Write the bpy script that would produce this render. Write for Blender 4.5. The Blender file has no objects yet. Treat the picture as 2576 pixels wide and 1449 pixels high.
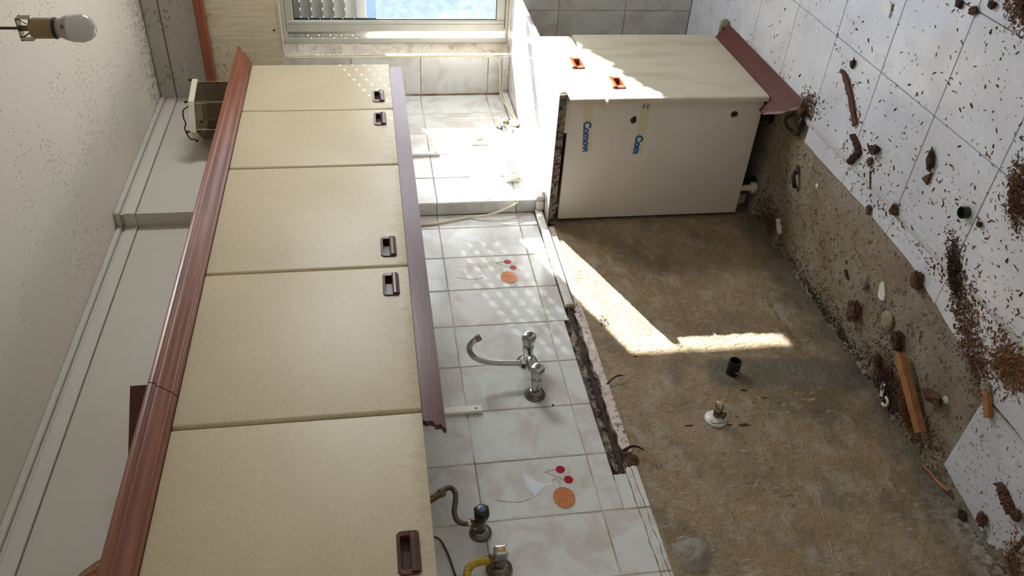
import bpy, bmesh, math, random
from mathutils import Vector, Matrix, noise
R_ = random.Random(7)
sc = bpy.context.scene
COL = sc.collection

# ------------------------------------------------------------------ camera, light, exposure
cam_d = bpy.data.cameras.new('camera'); cam = bpy.data.objects.new('camera', cam_d); COL.objects.link(cam)
cam_d.sensor_width = 36.0; cam_d.lens = 36.0 * 2070.3565 / 2576.0; cam_d.clip_start = 0.02
RW = [(-0.154280754, -0.056843297, -0.986390535), (-0.614738534, 0.787093799, 0.050792578), (0.773494656, 0.614208589, -0.156377190)]
m4 = Matrix.Identity(4)
for i in range(3):
    m4[i][0] = RW[0][i]; m4[i][1] = -RW[1][i]; m4[i][2] = -RW[2][i]
m4[0][3], m4[1][3], m4[2][3] = -2.724995, -1.844081, 1.567270
cam.matrix_world = m4
sc.camera = cam
sc.view_settings.view_transform = 'Standard'; sc.view_settings.look = 'None'
sc.view_settings.gamma = 1.0; sc.view_settings.use_curve_mapping = False
sc.view_settings.exposure = -0.05

SUN = Vector((-1.317, 1.0, -0.514)).normalized()        # the way the sunlight travels
w = bpy.data.worlds.new('sky'); sc.world = w; w.use_nodes = True
nt = w.node_tree; bg = nt.nodes['Background']
# hazy bright sky: near white at the horizon, pale blue overhead
tc = nt.nodes.new('ShaderNodeTexCoord'); sx = nt.nodes.new('ShaderNodeSeparateXYZ'); cr_ = nt.nodes.new('ShaderNodeValToRGB')
cr_.color_ramp.elements[0].position = 0.0; cr_.color_ramp.elements[0].color = (0.95, 0.97, 1.0, 1)
cr_.color_ramp.elements[1].position = 0.9; cr_.color_ramp.elements[1].color = (0.38, 0.58, 0.95, 1)
nt.links.new(tc.outputs['Generated'], sx.inputs[0]); nt.links.new(sx.outputs[2], cr_.inputs[0])
nt.links.new(cr_.outputs[0], bg.inputs[0]); bg.inputs[1].default_value = 6.5

sd = bpy.data.lights.new('sun', 'SUN'); sd.energy = 52.0; sd.angle = math.radians(0.55); sd.color = (1.0, 0.95, 0.88)
so = bpy.data.objects.new('sun', sd); COL.objects.link(so); so.rotation_euler = (-SUN).to_track_quat('Z', 'Y').to_euler(); so.location = (4, -3, 3)

def area(name, loc, target, sx, sy, power, col):
    d = bpy.data.lights.new(name, 'AREA'); d.shape = 'RECTANGLE'; d.size = sx; d.size_y = sy; d.energy = power; d.color = col
    o = bpy.data.objects.new(name, d); COL.objects.link(o); o.location = loc
    o.rotation_euler = (Vector(target) - Vector(loc)).to_track_quat('-Z', 'Y').to_euler()
    return o
# daylight of the glazed balcony door further along the window wall
area('balcony_door_daylight', (1.06, -1.98, 1.80), (-1.2, -0.3, 0.7), 0.45, 0.8, 44, (0.92, 0.96, 1.0))
area('rear_fill', (-1.7, -3.1, 1.15), (-1.7, 0.0, 1.2), 1.3, 2.0, 3, (1.0, 0.96, 0.9))  # added weak fill lamp behind the camera; no doorway is built there
area('left_fill', (-3.5, -1.6, 1.2), (0.0, -1.0, 1.0), 1.0, 2.0, 2, (1.0, 0.95, 0.88))  # added weak fill lamp in front of the closed left wall

# ------------------------------------------------------------------ materials
def NT(name):
    m = bpy.data.materials.new(name); m.use_nodes = True; t = m.node_tree
    return m, t, t.nodes['Principled BSDF']
def nd(t, typ, ins=None, **props):
    n = t.nodes.new(typ)
    for k, v in props.items(): setattr(n, k, v)
    for k, v in (ins or {}).items():
        s = n.inputs[k]
        if isinstance(v, bpy.types.NodeSocket): t.links.new(v, s)
        else: s.default_value = v
    return n
def rgba(c): return (c[0], c[1], c[2], 1.0)
def srgb(r, g, b):
    f = lambda v: (v/255/12.92) if v/255 <= .04045 else ((v/255+.055)/1.055)**2.4
    return (f(r), f(g), f(b))
def pos(t, sc_=(1, 1, 1), rot=(0, 0, 0)):
    g = nd(t, 'ShaderNodeNewGeometry')
    return nd(t, 'ShaderNodeMapping', {'Vector': g.outputs['Position'], 'Scale': sc_, 'Rotation': rot}).outputs[0]
def opos(t, sc_=(1, 1, 1)):
    g = nd(t, 'ShaderNodeTexCoord')
    return nd(t, 'ShaderNodeMapping', {'Vector': g.outputs['Object'], 'Scale': sc_}).outputs[0]
def nz(t, vec, scale, detail=4, rough=.55, dist=0):
    return nd(t, 'ShaderNodeTexNoise', {'Vector': vec, 'Scale': scale, 'Detail': detail, 'Roughness': rough, 'Distortion': dist}).outputs[0]
def ramp(t, fac, stops, interp='LINEAR'):
    n = nd(t, 'ShaderNodeValToRGB', {'Fac': fac}); cr = n.color_ramp; cr.interpolation = interp
    while len(cr.elements) < len(stops): cr.elements.new(.5)
    for e, (p, c) in zip(cr.elements, stops):
        e.position = p; e.color = rgba(c) if not isinstance(c, (int, float)) else (c, c, c, 1)
    return n.outputs[0]
def mix(t, fac, a, b, mode='MIX'):
    n = nd(t, 'ShaderNodeMix', data_type='RGBA', blend_type=mode)
    for s, v in ((n.inputs[0], fac), (n.inputs[6], a), (n.inputs[7], b)):
        if isinstance(v, bpy.types.NodeSocket): t.links.new(v, s)
        elif isinstance(v, (int, float)): s.default_value = v
        else: s.default_value = rgba(v)
    return n.outputs[2]
def mth(t, op, a, b=0.0):
    n = nd(t, 'ShaderNodeMath', operation=op)
    for i, v in enumerate((a, b)):
        if isinstance(v, bpy.types.NodeSocket): t.links.new(v, n.inputs[i])
        else: n.inputs[i].default_value = v
    return n.outputs[0]
def bump(t, b, h, strength=.3, dist=.002):
    n = nd(t, 'ShaderNodeBump', {'Height': h, 'Strength': strength, 'Distance': dist}); t.links.new(n.outputs[0], b.inputs['Normal'])
def setc(t, b, c): 
    if isinstance(c, bpy.types.NodeSocket): t.links.new(c, b.inputs['Base Color'])
    else: b.inputs['Base Color'].default_value = rgba(c)

M = {}
def simple(name, col, rough=.5, metal=0.0, var=.12, scale=30, bstr=.1, coat=0.0):
    m, t, b = NT(name)
    n = nz(t, opos(t), scale, 5)
    c2 = tuple(max(0, x*(1-var*2)) for x in col)
    setc(t, b, mix(t, ramp(t, n, [(.3, 0), (.7, 1)]), c2, col))
    b.inputs['Roughness'].default_value = rough; b.inputs['Metallic'].default_value = metal
    b.inputs['Coat Weight'].default_value = coat
    if bstr: bump(t, b, n, bstr, .001)
    M[name] = m; return m

def mk_wall_tile():
    m, t, b = NT('marbled_wall_tile'); p = pos(t)
    oi = nd(t, 'ShaderNodeObjectInfo').outputs['Random']
    off = nd(t, 'ShaderNodeVectorMath', {0: p, 1: nd(t, 'ShaderNodeCombineXYZ', {'X': mth(t, 'MULTIPLY', oi, 9.0), 'Y': mth(t, 'MULTIPLY', oi, 5.0)}).outputs[0]}, operation='ADD').outputs[0]
    n1 = nz(t, off, 9, 7, .6, .6); n2 = nz(t, off, 26, 6, .65, .4)
    c = mix(t, ramp(t, n1, [(.46, 0), (.62, 1)]), srgb(214, 216, 210), srgb(198, 191, 183))
    c = mix(t, ramp(t, n2, [(.58, 0), (.74, .4)]), c, srgb(182, 176, 168))
    c = mix(t, ramp(t, oi, [(0, 0), (1, .12)]), c, srgb(196, 206, 204))
    setc(t, b, c); b.inputs['Roughness'].default_value = .14
    bump(t, b, nz(t, p, 14, 2), .12, .002); return m
M['wall_tile'] = mk_wall_tile()
def mk_grout():
    m, t, b = NT('grout'); p = pos(t); n = nz(t, p, 7, 5)
    setc(t, b, mix(t, ramp(t, n, [(.42, 0), (.62, 1)]), srgb(198, 188, 172), srgb(140, 122, 98))); b.inputs['Roughness'].default_value = .9; return m
M['grout'] = mk_grout()
def mk_floor_tile():
    m, t, b = NT('white_floor_tile'); p = pos(t)
    n1 = nz(t, p, 4, 6, .6, .4); n2 = nz(t, p, 60, 4, .7)
    c = mix(t, ramp(t, n1, [(.35, 0), (.7, 1)]), srgb(214, 217, 224), srgb(196, 199, 206))
    dst = ramp(t, nz(t, p, 3.2, 6, .65), [(.52, 0), (.72, .3)])
    c = mix(t, dst, c, srgb(168, 156, 144))
    sp = ramp(t, n2, [(.64, 0), (.72, .5)])
    c = mix(t, mth(t, 'MULTIPLY', sp, ramp(t, n1, [(.4, .2), (.65, 1)])), c, srgb(120, 84, 58))
    setc(t, b, c)
    t.links.new(ramp(t, nz(t, p, 9, 5), [(.35, .20), (.7, .42)]), b.inputs['Roughness'])
    bump(t, b, nz(t, p, 10, 3), .10, .002); return m
M['floor_tile'] = mk_floor_tile()
def mk_raw():
    m, t, b = NT('bare_wall_render'); p = pos(t)
    n1 = nz(t, p, 2.6, 6, .6, .3); n2 = nz(t, pos(t, (1, 1, 1.4)), 9, 8, .7, .3); n3 = nz(t, p, 110, 4, .75); n4 = nz(t, pos(t, (1, 1, .6)), 22, 6, .7)
    c = mix(t, ramp(t, n1, [(.32, 0), (.68, 1)]), srgb(196, 174, 140), srgb(158, 132, 96))
    c = mix(t, ramp(t, n2, [(.50, 0), (.64, .8)]), c, srgb(202, 188, 164))
    c = mix(t, ramp(t, nz(t, pos(t, (1, 1, 1.5)), 5, 5), [(.52, 0), (.7, .6)]), c, srgb(118, 112, 100))
    c = mix(t, ramp(t, n4, [(.60, 0), (.74, .45)]), c, srgb(96, 80, 60))
    # thin white scuffs running down the wall
    sx = nz(t, pos(t, (8, 1, 2.2)), 9, 7, .75); sm = ramp(t, nz(t, p, 5, 3), [(.47, 0), (.56, 1)])
    c = mix(t, mth(t, 'MULTIPLY', ramp(t, sx, [(.565, 0), (.63, .85)]), sm), c, srgb(214, 208, 196))
    # grey mortar patch round the drain stub, and a darker grey blend towards the foot of the wall
    g = nd(t, 'ShaderNodeSeparateXYZ', {0: p}); X, Z = g.outputs[0], g.outputs[2]
    wob = mth(t, 'MULTIPLY', mth(t, 'SUBTRACT', nz(t, p, 11, 4), .5), .09)
    zx = mth(t, 'ADD', mth(t, 'ADD', X, mth(t, 'MULTIPLY', Z, -.13)), wob)   # patch centre line drifts down the wall
    d = mth(t, 'ABSOLUTE', mth(t, 'ADD', zx, .965))
    pm = mth(t, 'MULTIPLY', ramp(t, d, [(.055, 1), (.08, 0)]), ramp(t, mth(t, 'ADD', Z, wob), [(.50, 1), (.53, 0)]))
    c = mix(t, mth(t, 'MULTIPLY', pm, .75), c, mix(t, n2, srgb(104, 98, 86), srgb(150, 144, 130)))
    ft = ramp(t, mth(t, 'ADD', Z, mth(t, 'MULTIPLY', wob, 2.2)), [(.02, 1), (.12, 0)])
    c = mix(t, mth(t, 'MULTIPLY', ft, .7), c, srgb(92, 88, 80))
    lx = mth(t, 'MULTIPLY', mth(t, 'ADD', X, 1.56), 1/.062); lz = mth(t, 'MULTIPLY', mth(t, 'ADD', Z, -.80), 1/.055)
    ld = mth(t, 'ADD', mth(t, 'ADD', mth(t, 'MULTIPLY', lx, lx), mth(t, 'MULTIPLY', lz, lz)), mth(t, 'MULTIPLY', mth(t, 'SUBTRACT', nz(t, p, 34, 5, .7), .5), 2.2))
    c = mix(t, ramp(t, ld, [(.55, .85), (.85, 0)]), c, mix(t, nz(t, p, 60, 5), srgb(150, 147, 138), srgb(214, 208, 196)))
    nearx = ramp(t, mth(t, 'MULTIPLY', mth(t, 'ADD', X, 1.35), -4.0), [(0.0, 0), (1.0, 1)])
    c = mix(t, mth(t, 'MULTIPLY', mth(t, 'MULTIPLY', ramp(t, mth(t, 'ADD', Z, wob), [(.03, 1), (.09, 0)]), nearx), ramp(t, nz(t, p, 30, 6, .7), [(.42, 0), (.55, .9)])), c, srgb(196, 190, 178))
    pit = ramp(t, n3, [(.30, .55), (.46, 0)])
    c = mix(t, pit, c, srgb(104, 86, 62))
    setc(t, b, c); b.inputs['Roughness'].default_value = .95
    dk = nz(t, pos(t, (2.6, 1, 1)), 16, 8, .8, .6)
    c = mix(t, ramp(t, dk, [(.60, 0), (.66, .6)]), c, srgb(74, 62, 50)); setc(t, b, c)
    h = mth(t, 'ADD', mth(t, 'MULTIPLY', n3, 1.0), mth(t, 'ADD', mth(t, 'MULTIPLY', nz(t, p, 60, 4), 1.2), mth(t, 'MULTIPLY', n2, 1.5)))
    bump(t, b, h, 1.0, .013); return m
M['raw'] = mk_raw()
def mk_screed():
    m, t, b = NT('bare_screed'); p = pos(t)
    n1 = nz(t, p, 5, 7, .62, .5); n2 = nz(t, p, 45, 5, .7); n3 = nz(t, p, 130, 3, .7)
    c = mix(t, ramp(t, n1, [(.34, 0), (.66, 1)]), srgb(128, 114, 90), srgb(156, 146, 128))
    c = mix(t, ramp(t, nz(t, p, 3, 5), [(.5, 0), (.65, .7)]), c, srgb(160, 156, 150))
    c = mix(t, ramp(t, n2, [(.56, 0), (.66, .85)]), c, srgb(86, 58, 36))
    c = mix(t, ramp(t, n3, [(.62, 0), (.7, .7)]), c, srgb(60, 42, 28))
    setc(t, b, c); b.inputs['Roughness'].default_value = .95
    bump(t, b, mth(t, 'ADD', n3, mth(t, 'MULTIPLY', n2, 1.6)), .9, .005); return m
M['screed'] = mk_screed()
def mk_paint(name, c1, c2, rough):
    m, t, b = NT(name); p = pos(t); n = nz(t, p, 1.6, 5)
    c = mix(t, ramp(t, n, [(.35, 0), (.65, 1)]), c1, c2)
    c = mix(t, ramp(t, nz(t, pos(t, (1, 1, .5)), 30, 6, .7), [(.72, 0), (.78, .6)]), c, srgb(120, 98, 70))
    setc(t, b, c); b.inputs['Roughness'].default_value = rough; bump(t, b, nz(t, p, 12, 3), .05, .003); return m
M['paint'] = mk_paint('glossy_grey_wall_paint', srgb(198, 193, 182), srgb(190, 184, 172), .38)
def mould_mask(t, p, scale, lo, hi, dens):
    v = nd(t, 'ShaderNodeTexVoronoi', {'Vector': p, 'Scale': scale, 'Randomness': 1.0})
    r = nd(t, 'ShaderNodeSeparateColor', {0: v.outputs['Color']}).outputs[0]
    rad = mth(t, 'ADD', lo, mth(t, 'MULTIPLY', r, hi))
    dot = mth(t, 'LESS_THAN', v.outputs['Distance'], mth(t, 'MULTIPLY', rad, dens))
    return dot
def mk_ceiling():
    m, t, b = NT('spotted_ceiling_paint'); p = pos(t); ps = pos(t, (1, 1.25, 1))
    c = mix(t, nz(t, p, 2, 4), srgb(232, 226, 214), srgb(222, 214, 198))
    dens = ramp(t, nz(t, p, 3.1, 4, .6), [(.36, 0), (.54, 1)])
    g = nd(t, 'ShaderNodeSeparateXYZ', {0: p})
    near = ramp(t, mth(t, 'MULTIPLY', mth(t, 'ADD', g.outputs[0], 1.5), .4), [(0.0, .25), (.5, 1)])
    dens = mth(t, 'MULTIPLY', dens, near)
    d1 = mould_mask(t, ps, 66, .06, .30, dens)
    tone = nz(t, p, 40, 2)
    c = mix(t, mth(t, 'MULTIPLY', d1, .75), c, mix(t, tone, srgb(190, 156, 100), srgb(164, 124, 74)))
    d2 = mould_mask(t, pos(t, (1, 1, 1), (0, 0, .7)), 26, -.06, .16, ramp(t, nz(t, p, 1.7, 4), [(.45, 0), (.62, 1)]))
    c = mix(t, mth(t, 'MULTIPLY', d2, .8), c, srgb(96, 70, 44))
    # dark mould gathered in the corner by the two walls
    cor = mth(t, 'MULTIPLY', ramp(t, g.outputs[0], [(.86, 0), (1.08, 1)]), 1.0)
    sm = ramp(t, nz(t, pos(t, (1, 1, 1)), 55, 7, .75), [(.50, 0), (.60, 1)])
    c = mix(t, mth(t, 'MULTIPLY', mth(t, 'MULTIPLY', cor, sm), .85), c, srgb(70, 56, 44))
    setc(t, b, c); b.inputs['Roughness'].default_value = .8
    bump(t, b, nz(t, p, 6, 3), .15, .006); return m
M['ceiling'] = mk_ceiling()
def mk_mouldy(name, base, axis_z, width, amount, grain=None, rough=.5):
    m, t, b = NT(name); p = pos(t); g = nd(t, 'ShaderNodeSeparateXYZ', {0: p}); Z = g.outputs[2]
    c = mix(t, nz(t, p, 3, 5), base, tuple(x*.88 for x in base))
    if grain:
        gr = nz(t, pos(t, (1, 26, 2.2)), 3.5, 4, .5, .3)
        c = mix(t, ramp(t, gr, [(.42, 0), (.6, .8)]), c, grain)
    band = ramp(t, mth(t, 'ABSOLUTE', mth(t, 'SUBTRACT', Z, axis_z)), [(0.0, 1), (width, 0)])
    mk = ramp(t, nz(t, pos(t, (1, 1.0, 2.0)), 34, 8, .72, 1.2), [(.555, 0), (.60, 1)])
    big = ramp(t, nz(t, p, 6, 4), [(.40, 0), (.58, 1)])
    c = mix(t, mth(t, 'MULTIPLY', mth(t, 'MULTIPLY', band, mk), mth(t, 'MULTIPLY', big, amount)), c, srgb(52, 42, 36))
    sp = mould_mask(t, p, 48, -.03, .17, big)
    c = mix(t, mth(t, 'MULTIPLY', sp, .7*amount), c, srgb(64, 50, 40))
    setc(t, b, c); b.inputs['Roughness'].default_value = rough; bump(t, b, nz(t, p, 20, 3), .06, .002); return m
M['mouldy_paint'] = mk_mouldy('mouldy_wall_paint', srgb(190, 184, 172), 2.50, .26, .9, None, .45)
M['box_panel'] = mk_mouldy('cream_grained_panel', srgb(222, 212, 188), 2.26, .26, .9, srgb(204, 190, 160), .45)
M['frieze'] = mk_mouldy('frieze_paint', srgb(204, 199, 188), 2.56, .05, .5, None, .4)
def mk_gap():
    m, t, b = NT('dirty_joint'); setc(t, b, mix(t, nz(t, pos(t), 25, 5), srgb(60, 46, 32), srgb(150, 138, 120))); b.inputs['Roughness'].default_value = 1; return m
M['gap'] = mk_gap()
def mk_laminate():
    m, t, b = NT('beige_linen_laminate'); p = pos(t)
    w1 = nz(t, pos(t, (1, 1, 5)), 150, 3, .6, .3); w2 = nz(t, pos(t, (5, 1, 1)), 150, 3, .6, .3); n = nz(t, p, 3, 5)
    wv = mth(t, 'ADD', w1, w2)
    c = mix(t, ramp(t, n, [(.35, 0), (.7, 1)]), srgb(206, 193, 162), srgb(196, 183, 152))
    c = mix(t, ramp(t, mth(t, 'MULTIPLY', wv, .5), [(.38, .5), (.55, 0)]), c, srgb(164, 146, 110))
    # grime rubbed in round the handle edge of the doors
    g = nd(t, 'ShaderNodeSeparateXYZ', {0: p})
    low = ramp(t, mth(t, 'ABSOLUTE', mth(t, 'SUBTRACT', g.outputs[2], 1.50)), [(0.0, 1), (.05, 0)])
    gm = ramp(t, nz(t, pos(t, (1, 1, .6)), 40, 6, .7), [(.5, 0), (.66, .42)])
    c = mix(t, mth(t, 'MULTIPLY', low, gm), c, srgb(124, 112, 84))
    sp = mould_mask(t, p, 16, -.06, .085, 1.0)
    c = mix(t, mth(t, 'MULTIPLY', sp, .6), c, srgb(110, 84, 52))
    setc(t, b, c); b.inputs['Roughness'].default_value = .42
    bump(t, b, wv, .22, .0012); return m
M['laminate'] = mk_laminate()
def mk_laminate_plain():
    m, t, b = NT('smooth_cream_laminate'); p = pos(t)
    w1 = nz(t, pos(t, (1, 1, 5)), 120, 3); n = nz(t, pos(t, (6, 6, 1)), 3, 6)
    c = mix(t, ramp(t, n, [(.5, 0), (.75, .7)]), srgb(206, 196, 172), srgb(178, 162, 134))
    setc(t, b, c); b.inputs['Roughness'].default_value = .4; bump(t, b, w1, .06, .001); return m
M['laminate2'] = mk_laminate_plain()
def mk_wood(name, ca, cb, sc_, rough, coat=0.0, bs=.15):
    m, t, b = NT(name); p = pos(t, sc_)
    n = nz(t, p, 9, 6, .6, .5); n2 = nz(t, p, 40, 4, .6)
    c = mix(t, ramp(t, n, [(.32, 0), (.68, 1)]), ca, cb)
    c = mix(t, ramp(t, n2, [(.5, 0), (.75, .5)]), c, tuple(x*.55 for x in ca))
    setc(t, b, c); b.inputs['Roughness'].default_value = rough; b.inputs['Coat Weight'].default_value = coat; b.inputs['Coat Roughness'].default_value = .25
    bump(t, b, n2, bs, .001); return m
M['cornice'] = mk_wood('varnished_mahogany', srgb(142, 80, 50), srgb(104, 54, 34), (.35, 5, 5), .34, .3)
M['rail'] = mk_wood('orange_brown_rail', srgb(158, 92, 58), srgb(130, 70, 42), (4, .35, 4), .4)
M['pelmet'] = mk_wood('dull_mahogany', srgb(98, 56, 50), srgb(78, 43, 40), (.35, 4, 4), .28)
M['plinth'] = mk_wood('red_brown_mahogany', srgb(98, 46, 32), srgb(78, 34, 24), (.35, 4, 4), .5)
M['batten'] = mk_wood('pine_batten_wood', srgb(176, 122, 76), srgb(150, 98, 58), (4, .6, 4), .7)
M['rotten'] = simple('rotten_wood', srgb(104, 72, 50), .95, 0, .28, 60, .8)
M['rotten_dark'] = simple('dark_rotten_wood', srgb(76, 54, 40), .95, 0, .28, 60, .8)
M['crumb'] = simple('wood_crumbs', srgb(128, 88, 58), .95, 0, .34, 45, .4)
M['saw'] = simple('orange_sawdust', srgb(146, 100, 62), .95, 0, .2, 40, .4)
M['handle'] = mk_wood('brown_plastic_woodgrain', srgb(92, 50, 38), srgb(60, 32, 25), (4, 4, .6), .32, .1)
simple('white_panel', srgb(222, 216, 206), .4, 0, .04, 4, .03)
simple('white_plastic', srgb(228, 226, 216), .35, 0, .03, 8, 0)
simple('cream_plastic', srgb(224, 216, 190), .4, 0, .05, 8, 0)
simple('white_sherd', srgb(232, 230, 224), .4, 0, .1, 40, .2)
simple('mortar', srgb(158, 148, 126), .95, 0, .2, 50, .9)
simple('grey_mortar', srgb(146, 138, 122), .95, 0, .25, 40, .9)
simple('black_rubber', srgb(30, 30, 32), .5, 0, .2, 30, .1)
simple('brass_old', srgb(132, 116, 86), .38, .9, .25, 40, .2)
simple('chrome', srgb(196, 196, 194), .16, 1.0, .18, 24, .06)
simple('dull_chrome', srgb(150, 142, 130), .30, 1.0, .30, 60, .2)
simple('braid', srgb(120, 112, 98), .38, .9, .3, 200, .6)
simple('yellow_hose', srgb(206, 168, 40), .45, 0, .15, 60, .2)
simple('cable', srgb(226, 214, 184), .45, 0, .05, 20, 0)
simple('dark_joint', srgb(70, 62, 56), .9, 0, .3, 12, .2)
simple('handle_amber', srgb(150, 74, 40), .3, 0, .25, 60, .05)
simple('scratch_white', srgb(206, 198, 182), .9, 0, .2, 120, .4)
simple('render_pit', srgb(82, 66, 48), .95, 0, .3, 90, .6)
simple('silicone', srgb(204, 202, 198), .6, 0, .18, 70, .4)
simple('sealant', srgb(70, 56, 46), .9, 0, .35, 60, .9)
simple('rust_stain', srgb(158, 120, 74), .5, 0, .2, 90, 0)
simple('dark_cable', srgb(62, 44, 36), .5, 0, .1, 20, 0)
simple('tape', srgb(214, 204, 172), .35, 0, .04, 30, .05)
simple('blue_ink', srgb(28, 92, 158), .5, 0, .05, 60, 0)
simple('teal_ink', srgb(60, 122, 128), .5, 0, .05, 60, 0)
simple('aluminium', srgb(206, 206, 196), .42, .25, .06, 10, .03)
simple('dark_seal', srgb(24, 24, 28), .7, 0, .1, 30, 0)
simple('shutter_grey', srgb(196, 194, 182), .5, 0, .05, 30, .05)
simple('bulb_body', srgb(168, 160, 148), .4, 0, .04, 20, .0)
simple('socket_tan', srgb(150, 122, 84), .5, 0, .12, 30, .1)
simple('green_cap', srgb(24, 52, 44), .3, 0, .15, 30, .05)
simple('dark_hole', srgb(26, 20, 16), .9, 0, .1, 30, 0)
simple('chip_brown', srgb(112, 80, 56), .95, 0, .3, 120, .8)
simple('blue_dot', srgb(40, 110, 190), .3, 0, .1, 30, 0)
simple('orange_dot', srgb(226, 160, 40), .3, 0, .1, 30, 0)
simple('printed_red', srgb(180, 30, 50), .2, 0, .2, 60, 0)
simple('printed_peach', srgb(216, 138, 88), .2, 0, .18, 50, 0)
simple('printed_dark', srgb(196, 116, 76), .25, 0, .1, 60, 0)
simple('printed_yellow', srgb(222, 208, 170), .25, 0, .1, 60, 0)
simple('printed_white', srgb(226, 230, 240), .2, 0, .06, 30, 0)
simple('printed_line', srgb(206, 180, 158), .3, 0, .1, 60, 0)
simple('steel_dark', srgb(60, 58, 54), .4, .8, .2, 30, .1)
simple('facade_paint', srgb(104, 118, 140), .8, 0, .12, 3, .05)
simple('facade_pink', srgb(150, 104, 104), .8, 0, .08, 3, 0)
simple('street', srgb(112, 112, 112), .9, 0, .1, 3, .1)
simple('leaf', srgb(70, 104, 50), .5, 0, .2, 30, .1)
simple('terracotta', srgb(160, 96, 66), .8, 0, .15, 30, .1)
simple('white_room', srgb(224, 218, 206), .8, 0, .04, 3, 0)
def mk_marble(name, base, vein, s, rough):
    m, t, b = NT(name); p = pos(t)
    n = nz(t, p, s, 7, .6, 1.6); v = nz(t, p, s*.55, 6, .6, 2.5)
    c = mix(t, ramp(t, n, [(.42, 0), (.66, .6)]), base, vein)
    ln = ramp(t, mth(t, 'ABSOLUTE', mth(t, 'SUBTRACT', v, .5)), [(.0, .8), (.014, 0)])
    c = mix(t, ln, c, tuple(x*.62 for x in vein))
    setc(t, b, c); b.inputs['Roughness'].default_value = rough; return m
M['marble_top'] = mk_marble('pinkish_marble_top', srgb(212, 207, 204), srgb(188, 180, 178), 9, .10)
M['marble_jamb'] = mk_marble('veined_marble_jamb', srgb(214, 205, 188), srgb(160, 140, 118), 7, .35)
M['marble_strip'] = mk_marble('white_marble_strip', srgb(230, 224, 214), srgb(210, 198, 188), 12, .2)
def mk_chipend():
    m, t, b = NT('mouldy_chipboard'); p = pos(t)
    n = nz(t, p, 42, 7, .75); k = nz(t, p, 90, 4, .7)
    c = mix(t, ramp(t, n, [(.44, 0), (.56, 1)]), srgb(30, 26, 24), srgb(150, 134, 118))
    c = mix(t, ramp(t, k, [(.5, 0), (.62, .8)]), c, srgb(52, 44, 38))
    setc(t, b, c); b.inputs['Roughness'].default_value = .95; bump(t, b, mth(t, 'ADD', n, k), 1.0, .004); return m
M['chipend'] = mk_chipend()
def mk_mouldbed():
    m, t, b = NT('black_mouldy_mortar'); p = pos(t)
    n = nz(t, p, 30, 8, .78, .4); k = nz(t, pos(t, (1, 1, 4)), 12, 5, .6)
    c = mix(t, ramp(t, n, [(.43, 0), (.53, .6), (.63, 1)]), srgb(34, 28, 25), srgb(190, 170, 154))
    c = mix(t, ramp(t, k, [(.46, 0), (.58, .8)]), c, srgb(60, 46, 38))
    setc(t, b, c); b.inputs['Roughness'].default_value = .95; bump(t, b, n, 1.0, .006); return m
M['mouldbed'] = mk_mouldbed()
def mk_strip_tile():
    m, t, b = NT('stained_tile_strip'); p = pos(t)
    n = nz(t, p, 55, 7, .75, .4); k = nz(t, p, 9, 4)
    c = mix(t, k, srgb(226, 214, 204), srgb(206, 184, 170))
    c = mix(t, mth(t, 'MULTIPLY', ramp(t, n, [(.52, 0), (.6, .95)]), ramp(t, nz(t, p, 3, 3), [(.4, .3), (.6, 1)])), c, srgb(70, 50, 38))
    setc(t, b, c); b.inputs['Roughness'].default_value = .35; bump(t, b, n, .4, .003); return m
M['strip_tile'] = mk_strip_tile()
def mk_glass(name, tint, dirt, dcol, gloss=1.0):
    m = bpy.data.materials.new(name); m.use_nodes = True; t = m.node_tree; t.nodes.remove(t.nodes['Principled BSDF'])
    tr = nd(t, 'ShaderNodeBsdfTransparent', {'Color': rgba(tint)}); gl = nd(t, 'ShaderNodeBsdfGlossy', {'Roughness': .03})
    fr = nd(t, 'ShaderNodeFresnel', {'IOR': 1.45})
    a = nd(t, 'ShaderNodeMixShader', {0: mth(t, 'MULTIPLY', fr.outputs[0], gloss), 1: tr.outputs[0], 2: gl.outputs[0]})
    df = nd(t, 'ShaderNodeBsdfTranslucent', {'Color': rgba(dcol)})
    p = pos(t); f = ramp(t, nz(t, p, 30, 8, .75, .3), [(.35, .25), (.7, 1)])
    s = nd(t, 'ShaderNodeMixShader', {0: mth(t, 'MULTIPLY', f, dirt), 1: a.outputs[0], 2: df.outputs[0]})
    t.links.new(s.outputs[0], t.nodes['Material Output'].inputs[0]); M[name] = m; return m
mk_glass('dirty_pane', (.95, .97, 1.0), .022, (.85, .9, 1.0))
mk_glass('smoky_pane', (.60, .55, .46), .35, (.34, .30, .24), .6)
def mk_amber():
    m, t, b = NT('amber_hammered_glass'); p = opos(t)
    v = nd(t, 'ShaderNodeTexVoronoi', {'Vector': p, 'Scale': 42.0}).outputs['Distance']
    setc(t, b, mix(t, ramp(t, v, [(.2, 0), (.6, 1)]), srgb(196, 120, 44), srgb(120, 58, 16)))
    b.inputs['Roughness'].default_value = .08; b.inputs['Transmission Weight'].default_value = .35; b.inputs['IOR'].default_value = 1.45
    bump(t, b, v, 1.0, .01); M['amber'] = m
mk_amber()
def mk_frost():
    m, t, b = NT('opal_bulb'); setc(t, b, mix(t, nz(t, opos(t), 6, 2), srgb(226, 226, 218), srgb(214, 214, 206)))
    b.inputs['Roughness'].default_value = .12; b.inputs['Transmission Weight'].default_value = .15; M['opal'] = m
mk_frost()

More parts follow.
